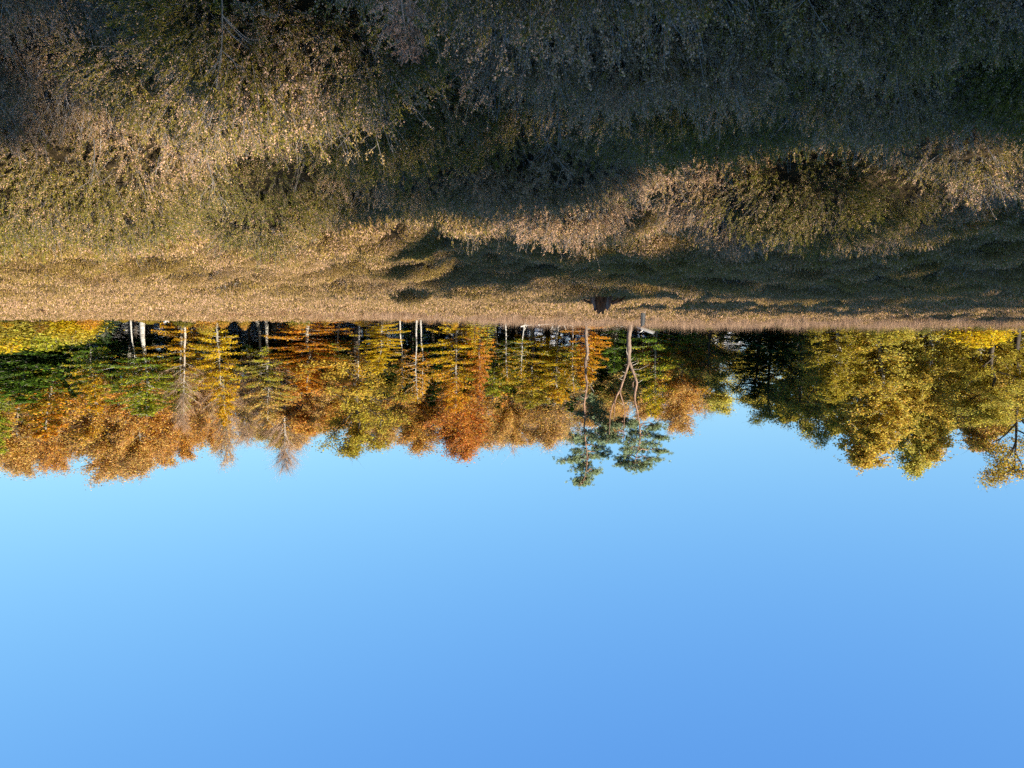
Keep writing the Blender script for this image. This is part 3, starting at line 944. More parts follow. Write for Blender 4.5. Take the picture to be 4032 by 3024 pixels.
# --- the mass of trees farther back, which nobody could tell apart
def points_object(name, P, rot, scl, idx, tint, coll):
    me = bpy.data.meshes.new(name)
    n = len(P)
    me.vertices.add(n); me.vertices.foreach_set('co', np.asarray(P, np.float32).ravel())
    a = me.attributes.new('rot', 'FLOAT_VECTOR', 'POINT'); a.data.foreach_set('vector', np.asarray(rot, np.float32).ravel())
    a = me.attributes.new('scl', 'FLOAT_VECTOR', 'POINT'); a.data.foreach_set('vector', np.asarray(scl, np.float32).ravel())
    a = me.attributes.new('idx', 'INT', 'POINT'); a.data.foreach_set('value', np.asarray(idx, np.int32))
    a = me.attributes.new('tint', 'FLOAT', 'POINT'); a.data.foreach_set('value', np.asarray(tint, np.float32))
    o = link(name, me)
    g = bpy.data.node_groups.new(name + '_scatter', 'GeometryNodeTree')
    g.interface.new_socket('Geometry', in_out='INPUT', socket_type='NodeSocketGeometry')
    g.interface.new_socket('Geometry', in_out='OUTPUT', socket_type='NodeSocketGeometry')
    N = g.nodes; Lk = g.links
    gi = N.new('NodeGroupInput'); go = N.new('NodeGroupOutput')
    ci = N.new('GeometryNodeCollectionInfo')
    ci.inputs[0].default_value = coll
    ci.inputs['Separate Children'].default_value = True
    ci.inputs['Reset Children'].default_value = True
    ip = N.new('GeometryNodeInstanceOnPoints')
    ip.inputs['Pick Instance'].default_value = True

    def named(nm, ty):
        q = N.new('GeometryNodeInputNamedAttribute'); q.data_type = ty
        q.inputs['Name'].default_value = nm
        return q.outputs['Attribute']
    er = N.new('FunctionNodeEulerToRotation')
    Lk.new(named('rot', 'FLOAT_VECTOR'), er.inputs[0])
    Lk.new(gi.outputs[0], ip.inputs['Points'])
    Lk.new(ci.outputs[0], ip.inputs['Instance'])
    Lk.new(named('idx', 'INT'), ip.inputs['Instance Index'])
    Lk.new(er.outputs[0], ip.inputs['Rotation'])
    Lk.new(named('scl', 'FLOAT_VECTOR'), ip.inputs['Scale'])
    Lk.new(ip.outputs[0], go.inputs[0])
    md = o.modifiers.new('scatter', 'NODES'); md.node_group = g
    return o


def proto_collection(name, meshes):
    c = bpy.data.collections.new(name)
    for i, m in enumerate(meshes):
        o = bpy.data.objects.new('%s_%02d' % (name, i), m)
        o.color = (0.05, 0.06, 0.015, 1)
        o['leaf_top'] = [0.16, 0.10, 0.03]
        c.objects.link(o)
    return c


rg = np.random.default_rng(77)
fc = proto_collection('forest_kind', [PROTO['spruce', 0][1], PROTO['oak', 0][1], PROTO['beech', 0][1], PROTO['spruce', 0][0], PROTO['beech', 0][0]])
n = 420
fx = rg.uniform(-130, 150, n); fy = rg.uniform(116, 175, n)
fi = rg.choice([0, 1, 2, 0, 2], n)
fs = rg.uniform(0.42, 0.62, n)
# crowns and the stems that carry them share a place
P_ = np.stack([fx, fy, terrain(fx, fy)], 1)
si = np.where(fi == 0, 3, 4)
sc_ = np.stack([fs * 1.3, fs * 1.3, fs], 1)
ro_ = np.stack([np.zeros(n), np.zeros(n), rg.uniform(0, 6.28, n)], 1)
nu = 330
ux = rg.uniform(-110, 120, nu); uy = rg.uniform(106, 122, nu)
uk = rg.uniform(0.22, 0.36, nu)
P_u = np.stack([ux, uy, terrain(ux, uy) - 0.3], 1)
fo = points_object('forest', np.vstack([P_, P_, P_u]), np.vstack([ro_, ro_, np.stack([0 * ux, 0 * ux, rg.uniform(0, 6.28, nu)], 1)]),
                   np.vstack([sc_, sc_, np.stack([uk * 2.6, uk * 2.6, uk], 1)]), np.concatenate([fi, si, np.full(nu, 2)]), np.zeros(2 * n + nu), fc)
tag(fo, 'dim mass of trees far back inside the wood', 'forest', None, 'stuff')


# ------------------------------------------------------------------ the two Scots pines on the heath
def C3(cx, cy, depth):
    """point read from an enlarged crop of the pines -> world"""
    x, z = ray_at(1800 + cx / 1.952, 1100 + cy / 1.952, depth)
    return np.array([x, depth, z])


def pine_tree(label, depth, stems, pads, dead, seed):
    rng = np.random.default_rng(seed)
    b = C3(*stems[0][0][0], depth)
    base = np.array([b[0], depth, tz(b[0], depth)])
    root = link('scots_pine', None); root.location = base; root.empty_display_size = 0.3
    tr = MB(); cr = MB()
    allp = []
    for pts, r0, r1, off in stems:
        q = np.array([C3(px, py, depth) for px, py in pts])
        t = np.linspace(0, 1, len(q))
        q[:, 1] += off[0] + (off[1] - off[0]) * t
        q -= base
        if pts is stems[0][0]:
            q = np.vstack([[q[0][0], 0, -0.4], q])
            t = np.concatenate([[0], t])
        # smooth the path
        tt = np.linspace(0, 1, (len(q) - 1) * 4 + 1)
        qq = along(q, tt)
        for _ in range(1):
            qq[1:-1] = 0.25 * qq[:-2] + 0.5 * qq[1:-1] + 0.25 * qq[2:]
        tr.tube(qq, 0.82 * (r0 + (r1 - r0) * tt) * (1 + 0.06 * rng.normal(size=len(tt))), 9)
        allp.append(qq)
    P = np.vstack(allp)
    for cx, cy, hw, hh in pads:
        c = C3(cx, cy, depth) - base
        hw_m = hw / 1.952 * PX * depth; hh_m = hh / 1.952 * PX * depth
        c[1] += 0.45 + abs(rng.normal(0, 0.8))
        dist = np.linalg.norm((P - c) * [1, 1, 1.6], axis=1) + np.where(P[:, 2] > c[2], 0.6, 0)
        a = P[np.argmin(dist)]
        s = np.linspace(0, 1, 6)[:, None]
        bp = a * (1 - s) + c * s + np.array([0, 0, -0.15]) * np.sin(s * 3.14) + rng.normal(0, 0.06, (6, 3))
        tr.tube(bp, np.linspace(0.055, 0.014, 6), 5, 0, False)
        # tufts
        nt_ = int(70 * max(1, hw_m / 0.8))
        tp = rng.normal(0, 0.66, (nt_, 3)) * [hw_m, min(hw_m, 1.2), hh_m * 0.95] + c
        tp[:, 2] += 0.06 * np.abs(tp[:, 0] - c[0])
        tr.ribbons(np.repeat(c[None], nt_, 0) * 0.5 + tp * 0.5 - [0, 0, 0.1], tp, 0.03, rng)
        k = 30
        cc = np.repeat(tp, k, 0)
        dr = rng.normal(0, 1, (len(cc), 3)) + [0, 0, 0.55]
        dr /= np.linalg.norm(dr, axis=1, keepdims=True)
        L = rng.uniform(0.10, 0.2, len(cc))
        cr.leaves(cc + dr * L[:, None] * 0.6, dr, rng.normal(0, 1, (len(cc), 3)), L, 0.026, rng)
    for pts, r in dead:
        q = np.array([C3(px, py, depth) - base for px, py in pts])
        q[1:, 1] -= 0.2
        de = MB(); de.tube(q, np.linspace(r, r * 0.3, len(q)), 5)
        link('dead_branch', de.build('dead_branch', [M_TWIG_PALE], (0,)), root)
    # short snags up the trunk
    for i in range(10):
        a = P[rng.integers(len(P) // 6, int(len(P) * 0.8))]
        v = rng.normal(0, 1, 3) * [1, 1, 0.3]; v /= np.linalg.norm(v)
        de = MB(); de.tube([a, a + v * 0.25, a + v * rng.uniform(0.4, 0.7) + [0, 0, -0.08]], [0.03, 0.02, 0.008], 4)
        link('snag', de.build('snag', [M_TWIG_PALE], (0,)), root)
    link('trunk', tr.build('trunk', [M_PINE_BARK], (0,)), root)
    c = link('crown', cr.build('crown', [M_NEEDLE]), root)
    c.color = (0.19, 0.23, 0.11, 1); c['leaf_top'] = [0.21, 0.26, 0.12]
    tag(root, label, 'pine tree', 'Scots pines on the heath')
    return root


pine_tree('straight Scots pine with a single wavy trunk, the taller pine', 60,
          [([(992, 330), (992, 360), (990, 450), (1003, 560), (985, 640), (990, 750), (1000, 800), (990, 870), (975, 960), (985, 1050), (975, 1150),
             (985, 1230), (998, 1330), (998, 1430), (980, 1530), (940, 1590)], 0.17, 0.02, (0, 0))],
          [(1040, 930, 60, 30), (1070, 1000, 75, 40), (1050, 1060, 60, 35), (1110, 1050, 60, 35), (960, 1040, 30, 14), (1000, 910, 40, 18),
           (1000, 1190, 100, 36), (930, 1240, 55, 30), (1070, 1230, 70, 30), (1100, 1300, 70, 28), (860, 1400, 70, 12), (920, 1380, 50, 18),
           (1130, 1355, 60, 26), (940, 1330, 50, 20), (1060, 1390, 60, 26), (960, 1470, 60, 30), (1060, 1490, 55, 24), (930, 1565, 50, 25),
           (1010, 1550, 50, 30), (975, 1590, 45, 10), (1000, 1440, 50, 20), (1000, 1270, 60, 30)],
          [([(990, 660), (1030, 680), (1045, 710)], 0.035), ([(1000, 780), (1030, 830), (1050, 865)], 0.03), ([(975, 950), (940, 965)], 0.03)], 11)
pine_tree('forked Scots pine with crooked orange limbs and dead stubs at the fork', 58,
          [([(1330, 340), (1330, 370), (1318, 450), (1322, 540), (1318, 600), (1322, 640)], 0.24, 0.18, (0, 0)),
           ([(1322, 630), (1300, 700), (1275, 770), (1250, 840), (1215, 900), (1185, 970), (1170, 1030), (1165, 1070), (1160, 1180)], 0.14, 0.03, (0, -0.8)),
           ([(1250, 830), (1250, 880), (1270, 930), (1290, 1000), (1285, 1100), (1288, 1180), (1285, 1260)], 0.075, 0.02, (-0.4, 0.5)),
           ([(1215, 900), (1200, 950), (1195, 1020), (1185, 1070)], 0.07, 0.03, (-0.5, -1.2)),
           ([(1322, 630), (1345, 690), (1365, 740), (1385, 800), (1370, 870), (1370, 940), (1390, 1020), (1405, 1100), (1415, 1180), (1410, 1270),
             (1395, 1340), (1375, 1420)], 0.15, 0.03, (0, 0.6)),
           ([(1375, 770), (1352, 800), (1362, 850)], 0.06, 0.05, (0.2, 0.3))],
          [(1560, 1140, 45, 18), (1500, 1150, 50, 18), (1580, 1220, 45, 12), (1470, 1200, 60, 22), (1380, 1190, 50, 36), (1350, 1250, 60, 32),
           (1500, 1280, 70, 26), (1320, 1320, 60, 32), (1590, 1340, 55, 12), (1450, 1340, 80, 32), (1520, 1390, 60, 18), (1300, 1400, 55, 28),
           (1400, 1430, 70, 24), (1300, 1440, 50, 15), (1400, 1462, 80, 12), (1470, 1440, 50, 16), (1350, 1120, 40, 20),
           (1130, 1100, 60, 38), (1180, 1130, 60, 38), (1240, 1120, 50, 26), (1130, 1180, 50, 32), (1200, 1200, 60, 26), (1190, 1240, 90, 22),
           (1140, 1240, 50, 18), (1290, 1100, 50, 22), (1360, 1100, 35, 14)],
          [([(1345, 690), (1400, 690), (1470, 655)], 0.03), ([(1350, 660), (1390, 640), (1375, 600)], 0.03), ([(1300, 720), (1270, 740), (1240, 765)], 0.04),
           ([(1318, 600), (1300, 560), (1300, 520)], 0.04), ([(1360, 720), (1400, 735)], 0.03), ([(1315, 650), (1280, 660)], 0.03), ([(1335, 620), (1355, 600)], 0.03)], 12)

# ------------------------------------------------------------------ heather
def heather_sprig(seed, stems, flower, green, spread=0.75, h=0.3):
    rng = np.random.default_rng(seed)
    mb = MB()
    for i in range(stems):
        az = rng.uniform(0, 6.28); tilt = rng.uniform(0.05, spread)
        d = np.array([math.cos(az) * math.sin(tilt), math.sin(az) * math.sin(tilt), math.cos(tilt)])
        ln = h * rng.uniform(0.65, 1.15)
        s = np.linspace(0, 1, 5)[:, None]
        bend = rng.normal(0, 0.06, 3)
        p = np.array([rng.normal(0, 0.05), rng.normal(0, 0.05), -0.05]) + s * ln * d + bend * s ** 2
        mb.tube(p, np.linspace(0.002, 0.0008, 5), 3, 2, False)
        n = 13
        t = rng.uniform(0.3, 1.0, n)
        q = along(p, t)
        a = rng.uniform(0, 6.28, n)
        sd = np.stack([np.cos(a), np.sin(a), rng.uniform(0.6, 1.6, n)], 1) * 0.6 + d
        sd /= np.linalg.norm(sd, axis=1, keepdims=True)
        L = rng.uniform(0.03, 0.075, n) * (1.2 - 0.5 * t)
        mb.ribbons(q, q + sd * L[:, None], 0.002, rng, 2)
        k = int(5.5 * green)
        if k:
            f = rng.uniform(0.1, 1.0, (n, k))
            c = (q[:, None, :] + sd[:, None, :] * (L[:, None] * f)[:, :, None]).reshape(-1, 3) + rng.normal(0, 0.003, (n * k, 3))
            ax = np.repeat(sd, k, 0) + rng.normal(0, 0.45, (n * k, 3))
            mb.leaves(c, ax, rng.normal(0, 1, (n * k, 3)), rng.uniform(0.010, 0.020, n * k), rng.uniform(0.0035, 0.006, n * k), rng, 0)
        k = int(6 * flower)
        if k:
            hi = t > 0.42
            qq, dd_, LL = q[hi], sd[hi], L[hi]
            m = len(qq) * k
            if m:
                f = rng.uniform(0.2, 1.05, (len(qq), k))
                c = (qq[:, None, :] + dd_[:, None, :] * (LL[:, None] * f)[:, :, None]).reshape(-1, 3) + rng.normal(0, 0.005, (m, 3))
                sz_ = rng.uniform(0.004, 0.0085, m)
                mb.leaves(c, rng.normal(0, 1, (m, 3)), rng.normal(0, 1, (m, 3)), sz_ * 1.3, sz_, rng, 1)
    return mb.build('heather_sprig', [M_HLEAF, M_HFLOWER, M_HTWIG])


def heather_clump(seed, n, flower, size):
    """a bush seen from afar: dome of shoots"""
    rng = np.random.default_rng(seed)
    mb = MB()
    th = rng.uniform(0, 6.28, n); u = np.sqrt(rng.random(n))
    r = 0.34 * u
    c = np.stack([np.cos(th) * r, np.sin(th) * r, 0.30 * (1 - u ** 2) ** 0.6 * rng.uniform(0.45, 1.08, n)], 1)
    ax = np.stack([np.cos(th) * u * 0.8, np.sin(th) * u * 0.8, np.ones(n)], 1) + rng.normal(0, 0.35, (n, 3))
    fl = rng.random(n) < flower
    nm = rng.normal(0, 1, (n, 3))
    L = size * rng.uniform(0.7, 1.5, n)
    mb.leaves(c[~fl], ax[~fl], nm[~fl], L[~fl] * 1.7, L[~fl] * 0.42, rng, 0)
    mb.leaves(c[fl] + [0, 0, 0.02], ax[fl], nm[fl], L[fl] * 1.1, L[fl] * 0.5, rng, 1)
    k = n // 12
    q = c[rng.integers(0, n, k)]
    mb.ribbons(q * [0.6, 0.6, 0.2], q * 1.08, 0.006, rng, 2)
    return mb.build('heather_clump', [M_HLEAF, M_HFLOWER, M_HTWIG])


def grass_tuft(seed, n, mat, h=0.4, w=0.012, lean=0.45):
    rng = np.random.default_rng(seed)
    mb = MB()
    a = rng.uniform(0, 6.28, n); t = np.abs(rng.normal(0, lean, n))
    p0 = np.stack([rng.normal(0, 0.09, n), rng.normal(0, 0.09, n), np.full(n, -0.03)], 1)
    L = h * rng.uniform(0.5, 1.2, n)
    d = np.stack([np.cos(a) * np.sin(t), np.sin(a) * np.sin(t), np.cos(t)], 1)
    mb.ribbons(p0, p0 + d * L[:, None], w, rng, 0)
    return mb.build('grass_tuft', [mat])


def bracken_fan(seed, mat):
    """collapsed dead frond clump"""
    rng = np.random.default_rng(seed)
    mb = MB()
    for i in range(7):
        a = rng.uniform(0, 6.28); t = rng.uniform(0.3, 1.2)
        d = np.array([math.cos(a) * math.sin(t), math.sin(a) * math.sin(t), math.cos(t)])
        ln = rng.uniform(0.35, 0.7)
        s = np.linspace(0, 1, 14)
        p = s[:, None] * ln * d + np.array([0, 0, -0.25]) * (s ** 2)[:, None] * ln
        sd = np.cross(d, [0, 0, 1]); sd /= np.linalg.norm(sd) + 1e-6
        for sg in (-1, 1):
            q = p[3:]
            L = 0.17 * (1.1 - s[3:]) * rng.uniform(0.7, 1.2, len(q))
            ax = sd * sg + d * 0.4 + rng.normal(0, 0.3, (len(q), 3))
            ax /= np.linalg.norm(ax, axis=1, keepdims=True)
            mb.leaves(q + ax * L[:, None] / 2, ax, rng.normal(0, 0.6, (len(q), 3)) + [0, 0, 1], L, L * 0.33, rng, 0)
        mb.ribbons([p[0]], [p[-1]], 0.012, rng, 0)
    return mb.build('bracken_fan', [mat])


def euler_for(n, yaw):
    """Euler angles that turn +Z to n after a spin of yaw"""
    c, s = np.cos(yaw), np.sin(yaw)
    lx = n[:, 0] * c + n[:, 1] * s
    ly = -n[:, 0] * s + n[:, 1] * c
    a = -np.arcsin(np.clip(ly, -1, 1)); b = np.arctan2(lx, n[:, 2])
    return np.stack([a, b, yaw], 1)


def sector(rng, r0, r1, half, dens):
    m = int(dens * half * (r1 * r1 - r0 * r0))
    r = np.sqrt(rng.uniform(r0 * r0, r1 * r1, m)); a = rng.uniform(-half, half, m)
    return r * np.sin(a), r * np.cos(a)


def scatter_heather():
    rng = np.random.default_rng(9)
    protos = [heather_sprig(1, 9, 0.5, 1.0), heather_sprig(2, 9, 1.3, 0.8), heather_sprig(3, 8, 0.2, 1.4), heather_sprig(4, 8, 1.6, 0.5),
              heather_sprig(5, 7, 0.3, 0.25, 0.6, 0.4),
              heather_clump(6, 800, 0.2, 0.024), heather_clump(7, 800, 0.4, 0.024), heather_clump(8, 800, 0.1, 0.024),
              heather_clump(9, 420, 0.35, 0.034), heather_clump(10, 420, 0.5, 0.034)]
    c = proto_collection('heather_kind', protos)
    P, R, S, I, Tn = [], [], [], [], []
    H_ = math.radians(47)
    for r0, r1, dens, s0, s1, kind in ((1.0, 3.2, 330, 0.6, 1.0, 0), (3.2, 6, 250, 0.65, 1.1, 0), (6, 12, 135, 0.75, 1.2, 0),
                                       (11, 20, 30, 0.55, 0.95, 1), (20, 36, 11, 0.9, 1.4, 1), (36, 62, 4.6, 1.1, 1.8, 2), (62, 88, 2.4, 1.3, 2.2, 2)):
        x, y = sector(rng, r0, r1, H_, dens)
        bu, who = bushes(x, y, True)
        fine = vnoise(x / 0.27 + 3 * fbm(x, y, 41, 2), y / 0.27, 43)
        gap = smooth(0.04, 0.22, bu) * np.where(y < 14, smooth(0.26, 0.52, fine), 1)
        keep = (y < np.where(x < 0, 78, 87)) & (rng.random(len(x)) < np.where(y < 40, 0.27 + 0.73 * gap, 1))
        x, y, who = x[keep], y[keep], who[keep]
        n = len(x)
        patch = 0.6 * fbm(x / 2.5, y / 2.5, 91, 3) + 0.35 * fbm(x / 0.5, y / 0.5, 95, 2) + (who - 0.5) * 1.0 * (1 - 0.6 * smooth(15, 45, y))
        # hollows stay thinner
        f = rng.random(n)
        far = smooth(14, 45, y)
        tint = np.clip(0.45 + 0.5 * patch * (1 - 0.6 * far) + rng.normal(0, 0.1, n) + 0.33 * far, 0, 1)
        if kind == 0:
            idx = np.where(patch < -0.1, np.where(f < 0.6, 2, 0), np.where(patch < 0.25, np.where(f < 0.65, 0, np.where(f < 0.85, 2, 1)), np.where(f < 0.45, 0, np.where(f < 0.85, 1, 3))))
            idx = np.where(rng.random(n) < 0.07, 4, idx)
        elif kind == 1:
            idx = np.where(patch < -0.2, np.where(f < 0.5, 7, 5), np.where(f < 0.6, 5, 6))
            tint = np.clip(np.maximum(tint, 0.55 + 0.2 * rng.random(n)) + 0.12 * smooth(12, 22, y), 0, 1)
        else:
            idx = np.where(f < 0.6, 8, 9)
        nm = tnormal(x, y)
        nm[:, :2] = nm[:, :2] * 0.9 + rng.normal(0, 0.28, (n, 2))
        nm /= np.linalg.norm(nm, axis=1, keepdims=True)
        s = rng.uniform(s0, s1, n) * (1 + 0.25 * fbm(x / 0.9, y / 0.9, 33, 2)) * (0.75 + 0.5 * vnoise(x / 0.27 + 3 * fbm(x, y, 41, 2), y / 0.27, 43))
        P.append(np.stack([x, y, terrain(x, y) - 0.01], 1)); R.append(euler_for(nm, rng.uniform(0, 6.28, n)))
        S.append(np.stack([s, s, s * rng.uniform(0.85, 1.2, n)], 1)); I.append(idx); Tn.append(tint)
    o = points_object('heather', np.vstack(P), np.vstack(R), np.vstack(S), np.concatenate(I), np.concatenate(Tn), c)
    tag(o, 'olive and tan heather covering the whole heath in hummocks', 'heather', None, 'stuff')

    # pale dead grass on the bank and bracken before the wood
    c2 = proto_collection('dry_kind', [grass_tuft(1, 40, M_STRAW), grass_tuft(2, 30, M_STRAW, 0.55, 0.014, 0.6), bracken_fan(3, M_BRACKEN), bracken_fan(4, M_BRACKEN)])
    x = rng.uniform(-56, 22, 15000); y = rng.uniform(42, 68, 15000)
    w = smooth(18, -2, x) * np.exp(-((y - 56 + 0.05 * x) / 6.0) ** 4)
    k = rng.random(len(x)) < w
    x, y = x[k], y[k]
    s = rng.uniform(0.8, 1.6, len(x))
    g = points_object('dry_grass', np.stack([x, y, terrain(x, y) + 0.22], 1), np.stack([0 * x, 0 * x, rng.uniform(0, 6.28, len(x))], 1),
                      np.stack([s, s, s * 1.2], 1), rng.integers(0, 2, len(x)), rng.random(len(x)), c2)
    tag(g, 'pale dead grass on the sunlit bank', 'grass', None, 'stuff')
    x = rng.uniform(-30, 75, 16000); y = rng.uniform(46, 88, 16000)
    w = 1.0 * np.exp(-((x - 8) / 14.0) ** 2) * smooth(46, 58, y) + 0.28 * smooth(70, 84, y) * smooth(0.52, 0.7, vnoise(x / 3, y / 3, 5)) + 0.02
    k = rng.random(len(x)) < w * np.where(x < -5, 0.3, 1)
    x, y = x[k], y[k]
    s = rng.uniform(0.6, 1.25, len(x))
    b = points_object('bracken', np.stack([x, y, terrain(x, y) + 0.34], 1), np.stack([0 * x, 0 * x, rng.uniform(0, 6.28, len(x))], 1),
                      np.stack([s, s, s], 1), rng.integers(2, 4, len(x)), rng.random(len(x)), c2)
    tag(b, 'collapsed orange-brown bracken along the foot of the wood', 'bracken', None, 'stuff')


scatter_heather()

# ------------------------------------------------------------------ trees outside the picture on the sunny side; they shade the heath
for i, (tx, ty, L, wd, up_) in enumerate((
        (4.8, 3.9, 33, 3.4, 1.9), (3.0, 3.6, 27, 3.6, 1.9), (1.4, 3.3, 35, 3.4, 1.3), (0.4, 3.4, 29, 3.0, 1.3), (-0.9, 4.0, 37, 3.0, 1.4), (-1.8, 3.6, 28, 3.6, 2.0), (1.4, 1.4, 25, 5.0, 1.6),
        (-2.6, 5.4, 31, 3.0, 1.0), (0.9, 6.8, 38, 2.2, 0.8), (2.6, 9.8, 41, 2.6, 1.2), (3.8, 11.6, 44, 2.6, 1.2), (-3.2, 11.0, 36, 2.6, 1.0),
        (2.0, 14.8, 39, 3.2, 1.4), (-1.5, 17.5, 34, 6, 1.5), (-3, 19.8, 38, 5, 1.5), (-5, 15.0, 30, 4, 1.2), (-4.5, 31.2, 41, 7, 1.8), (-10, 39, 39, 7, 2.0), (-16.5, 43.8, 35, 7, 2.2), (-11, 23, 28, 6, 1.3), (1.0, 20.5, 44, 4.0, 1.6), (3.6, 18.0, 46, 3.0, 1.2), (4.2, 22.5, 46, 3.2, 1.2), (-3.0, 22.5, 36, 6.5, 1.6), (5.5, 27.0, 47, 3.2, 1.6), (-3, 27, 39, 7, 1.8), (-1, 31.5, 42, 6, 1.8),
        (-7, 38, 40, 7, 2.0), (-13, 42, 37, 7, 2.2), (-20, 45.5, 33, 7, 2.4), (-27, 48.5, 29, 7, 2.6), (-34, 51, 25, 7, 2.6), (-42, 53, 21, 7, 2.6), (-12, 28, 25, 6, 1.4), (-18, 35, 25, 6, 1.4),
        (-8, 31.5, 36, 7, 1.6), (-10, 19.0, 25, 6, 1.2))):
    kind = 'rusty' if (tx, ty) in ((-2.6, 5.4), (0.9, 6.8), (-0.9, 4.0)) else 'oak'
    bx = tx - L * math.cos(SUN_AZ); by = ty - L * math.sin(SUN_AZ)
    plant('shade_tree', 'tree outside the picture whose shadow falls across the heath', (kind, i % 3), bx, by, L * math.tan(SUN_EL) + up_, wd, None, OLV, BRN,
          'trees outside the picture on the sunny side')


# ------------------------------------------------------------------ small things on the heath
M_WEATHERED = bark_material('weathered_wood', (0.03, 0.029, 0.028), (0.10, 0.096, 0.09), 9.0, 0.12, 0.7)
M_ROTTEN = bark_material('rotten_red_wood', (0.05, 0.014, 0.007), (0.34, 0.12, 0.05), 7.0, 0.3, 0.9)
M_SPLINTER = bark_material('torn_wood', (0.14, 0.06, 0.04), (0.36, 0.20, 0.14), 10.0, 0.15, 0.6)
M_PALE_WOOD = bark_material('bleached_wood', (0.42, 0.37, 0.30), (0.72, 0.66, 0.56), 8.0, 0.3, 0.4)
M_DEAD_FROND = bark_material('dead_frond', (0.26, 0.14, 0.09), (0.55, 0.34, 0.24), 20.0, 1.0, 0.0)
M_DRY_STEM = bark_material('dry_stem', (0.12, 0.10, 0.085), (0.30, 0.26, 0.22), 30.0, 1.0, 0.0)


def jag_column(rng, r, h, sides=14, taper=0.8, jag=0.25, hollow=0.55):
    """broken-off stem: rough outer wall, jagged rim, hollow heart"""
    mb = MB()
    a = np.arange(sides) * 2 * math.pi / sides
    rr = r * (1 + rng.normal(0, 0.12, sides))
    top = h * (1 + rng.normal(0, jag, sides))
    rings = [np.stack([np.cos(a) * rr * 1.25, np.sin(a) * rr * 1.25, np.full(sides, -0.15)], 1),
             np.stack([np.cos(a) * rr, np.sin(a) * rr, np.full(sides, h * 0.3)], 1),
             np.stack([np.cos(a) * rr * taper, np.sin(a) * rr * taper, top], 1),
             np.stack([np.cos(a) * rr * taper * hollow, np.sin(a) * rr * taper * hollow, top * 0.9], 1),
             np.stack([np.cos(a) * rr * 0.3, np.sin(a) * rr * 0.3, np.full(sides, h * 0.35)], 1)]
    V = np.vstack(rings + [[[0, 0, h * 0.33]]])
    q = []
    for i in range(4):
        for j in range(sides):
            q.append((i * sides + j, i * sides + (j + 1) % sides, (i + 1) * sides + (j + 1) % sides, (i + 1) * sides + j))
    t = [(4 * sides + j, 4 * sides + (j + 1) % sides, 5 * sides) for j in range(sides)]
    mb.add(V, q, t)
    return mb


def top_z(x, y, lift=0.0):
    return tz(x, y) + lift


# rotten stump
rs_ = np.random.default_rng(40)
SD = 27.0
sx_, sz_ = ray_at(2362, 1180, SD)
st = link('rotten_stump', None)
st.location = (sx_, SD, tz(sx_, SD) + 0.36); st.scale = (0.95, 0.95, 0.85)
tag(st, 'torn red-brown rotten tree stump lying dark on the shaded heath', 'stump')
link('stump_wall', jag_column(rs_, 0.3, 0.62, 16, 0.85, 0.28).build('stump_wall', [M_ROTTEN]), st)
for k, (ox, hh, ln_) in enumerate(((-0.35, 0.75, 0.25), (-0.22, 0.55, 0.0), (0.05, 0.85, 0.1), (0.3, 0.65, -0.2), (0.42, 0.5, -0.4))):
    mb = MB()
    w_ = 0.09 + 0.05 * rs_.random()
    p = np.array([[ox - w_, -0.3, 0.0], [ox + w_, -0.34, 0.0], [ox + w_ * 0.8 + ln_ * 0.3, -0.3, hh * 0.6], [ox + ln_ * 0.5, -0.27, hh], [ox - w_ * 0.7 + ln_ * 0.25, -0.28, hh * 0.7]])
    bk = p + [0, 0.08, 0]
    V = np.vstack([p, bk])
    f4 = [(i, (i + 1) % 5, 5 + (i + 1) % 5, 5 + i) for i in range(5)]
    f3 = [(0, 2, 1), (0, 4, 2), (4, 3, 2), (5, 6, 7), (5, 7, 9), (9, 7, 8)]
    mb.add(V, f4, f3)
    link('splinter', mb.build('splinter', [M_SPLINTER if k in (0, 3) else M_ROTTEN]), st)
for k, (ax_, L_) in enumerate(((2.9, 1.0), (3.5, 0.8), (0.3, 0.7), (5.4, 0.7))):
    mb = MB()
    d_ = np.array([math.cos(ax_), math.sin(ax_) * 0.6, 0])
    mb.tube([d_ * 0.2 + [0, 0, 0.25], d_ * 0.5 * L_ + [0, 0, 0.38], d_ * 0.8 * L_ + [0, 0, 0.30], d_ * L_ + [0, 0, 0.1]], [0.1, 0.08, 0.05, 0.02], 6)
    link('root', mb.build('root', [M_ROTTEN], (0,)), st)

x_, z_ = ray_at(2322, 1215, 28.5)
plant('pine_seedling', 'small bluish-green seedling beside the rotten stump', ('fir', 1), x_, 28.5, 0.85, 0.95, 1.0, (0.05, 0.10, 0.05), (0.07, 0.13, 0.07), None, 'seedling')

# weathered post and the pale billet behind it
PD = 44.0
x_, zt_ = ray_at(2533, 1283, PD)
po = link('fence_post', None); po.location = (x_, PD, tz(x_, PD))
ph = zt_ - tz(x_, PD)
tag(po, 'leaning weathered grey post standing alone by the forked pine', 'post')
rp_ = np.random.default_rng(3)
mb = MB()
nseg = 7
zz = np.linspace(-0.3, ph, nseg)
for i in range(1):
    a = np.arange(10) * 2 * math.pi / 10
    V = []
    for z in zz:
        r = 0.15 * (1 + 0.08 * rp_.normal()) * (1.0 - 0.12 * max(0, z) / ph)
        V.append(np.stack([np.cos(a) * r + 0.03 * z, np.sin(a) * r, np.full(10, z) + (0.07 * np.cos(a) if z == zz[-1] else 0)], 1))
    V = np.vstack(V + [[[0.03 * ph, 0, ph]]])
    q = [(i * 10 + j, i * 10 + (j + 1) % 10, (i + 1) * 10 + (j + 1) % 10, (i + 1) * 10 + j) for i in range(nseg - 1) for j in range(10)]
    t = [((nseg - 1) * 10 + j, (nseg - 1) * 10 + (j + 1) % 10, nseg * 10) for j in range(10)]
    mb.add(V, q, t)
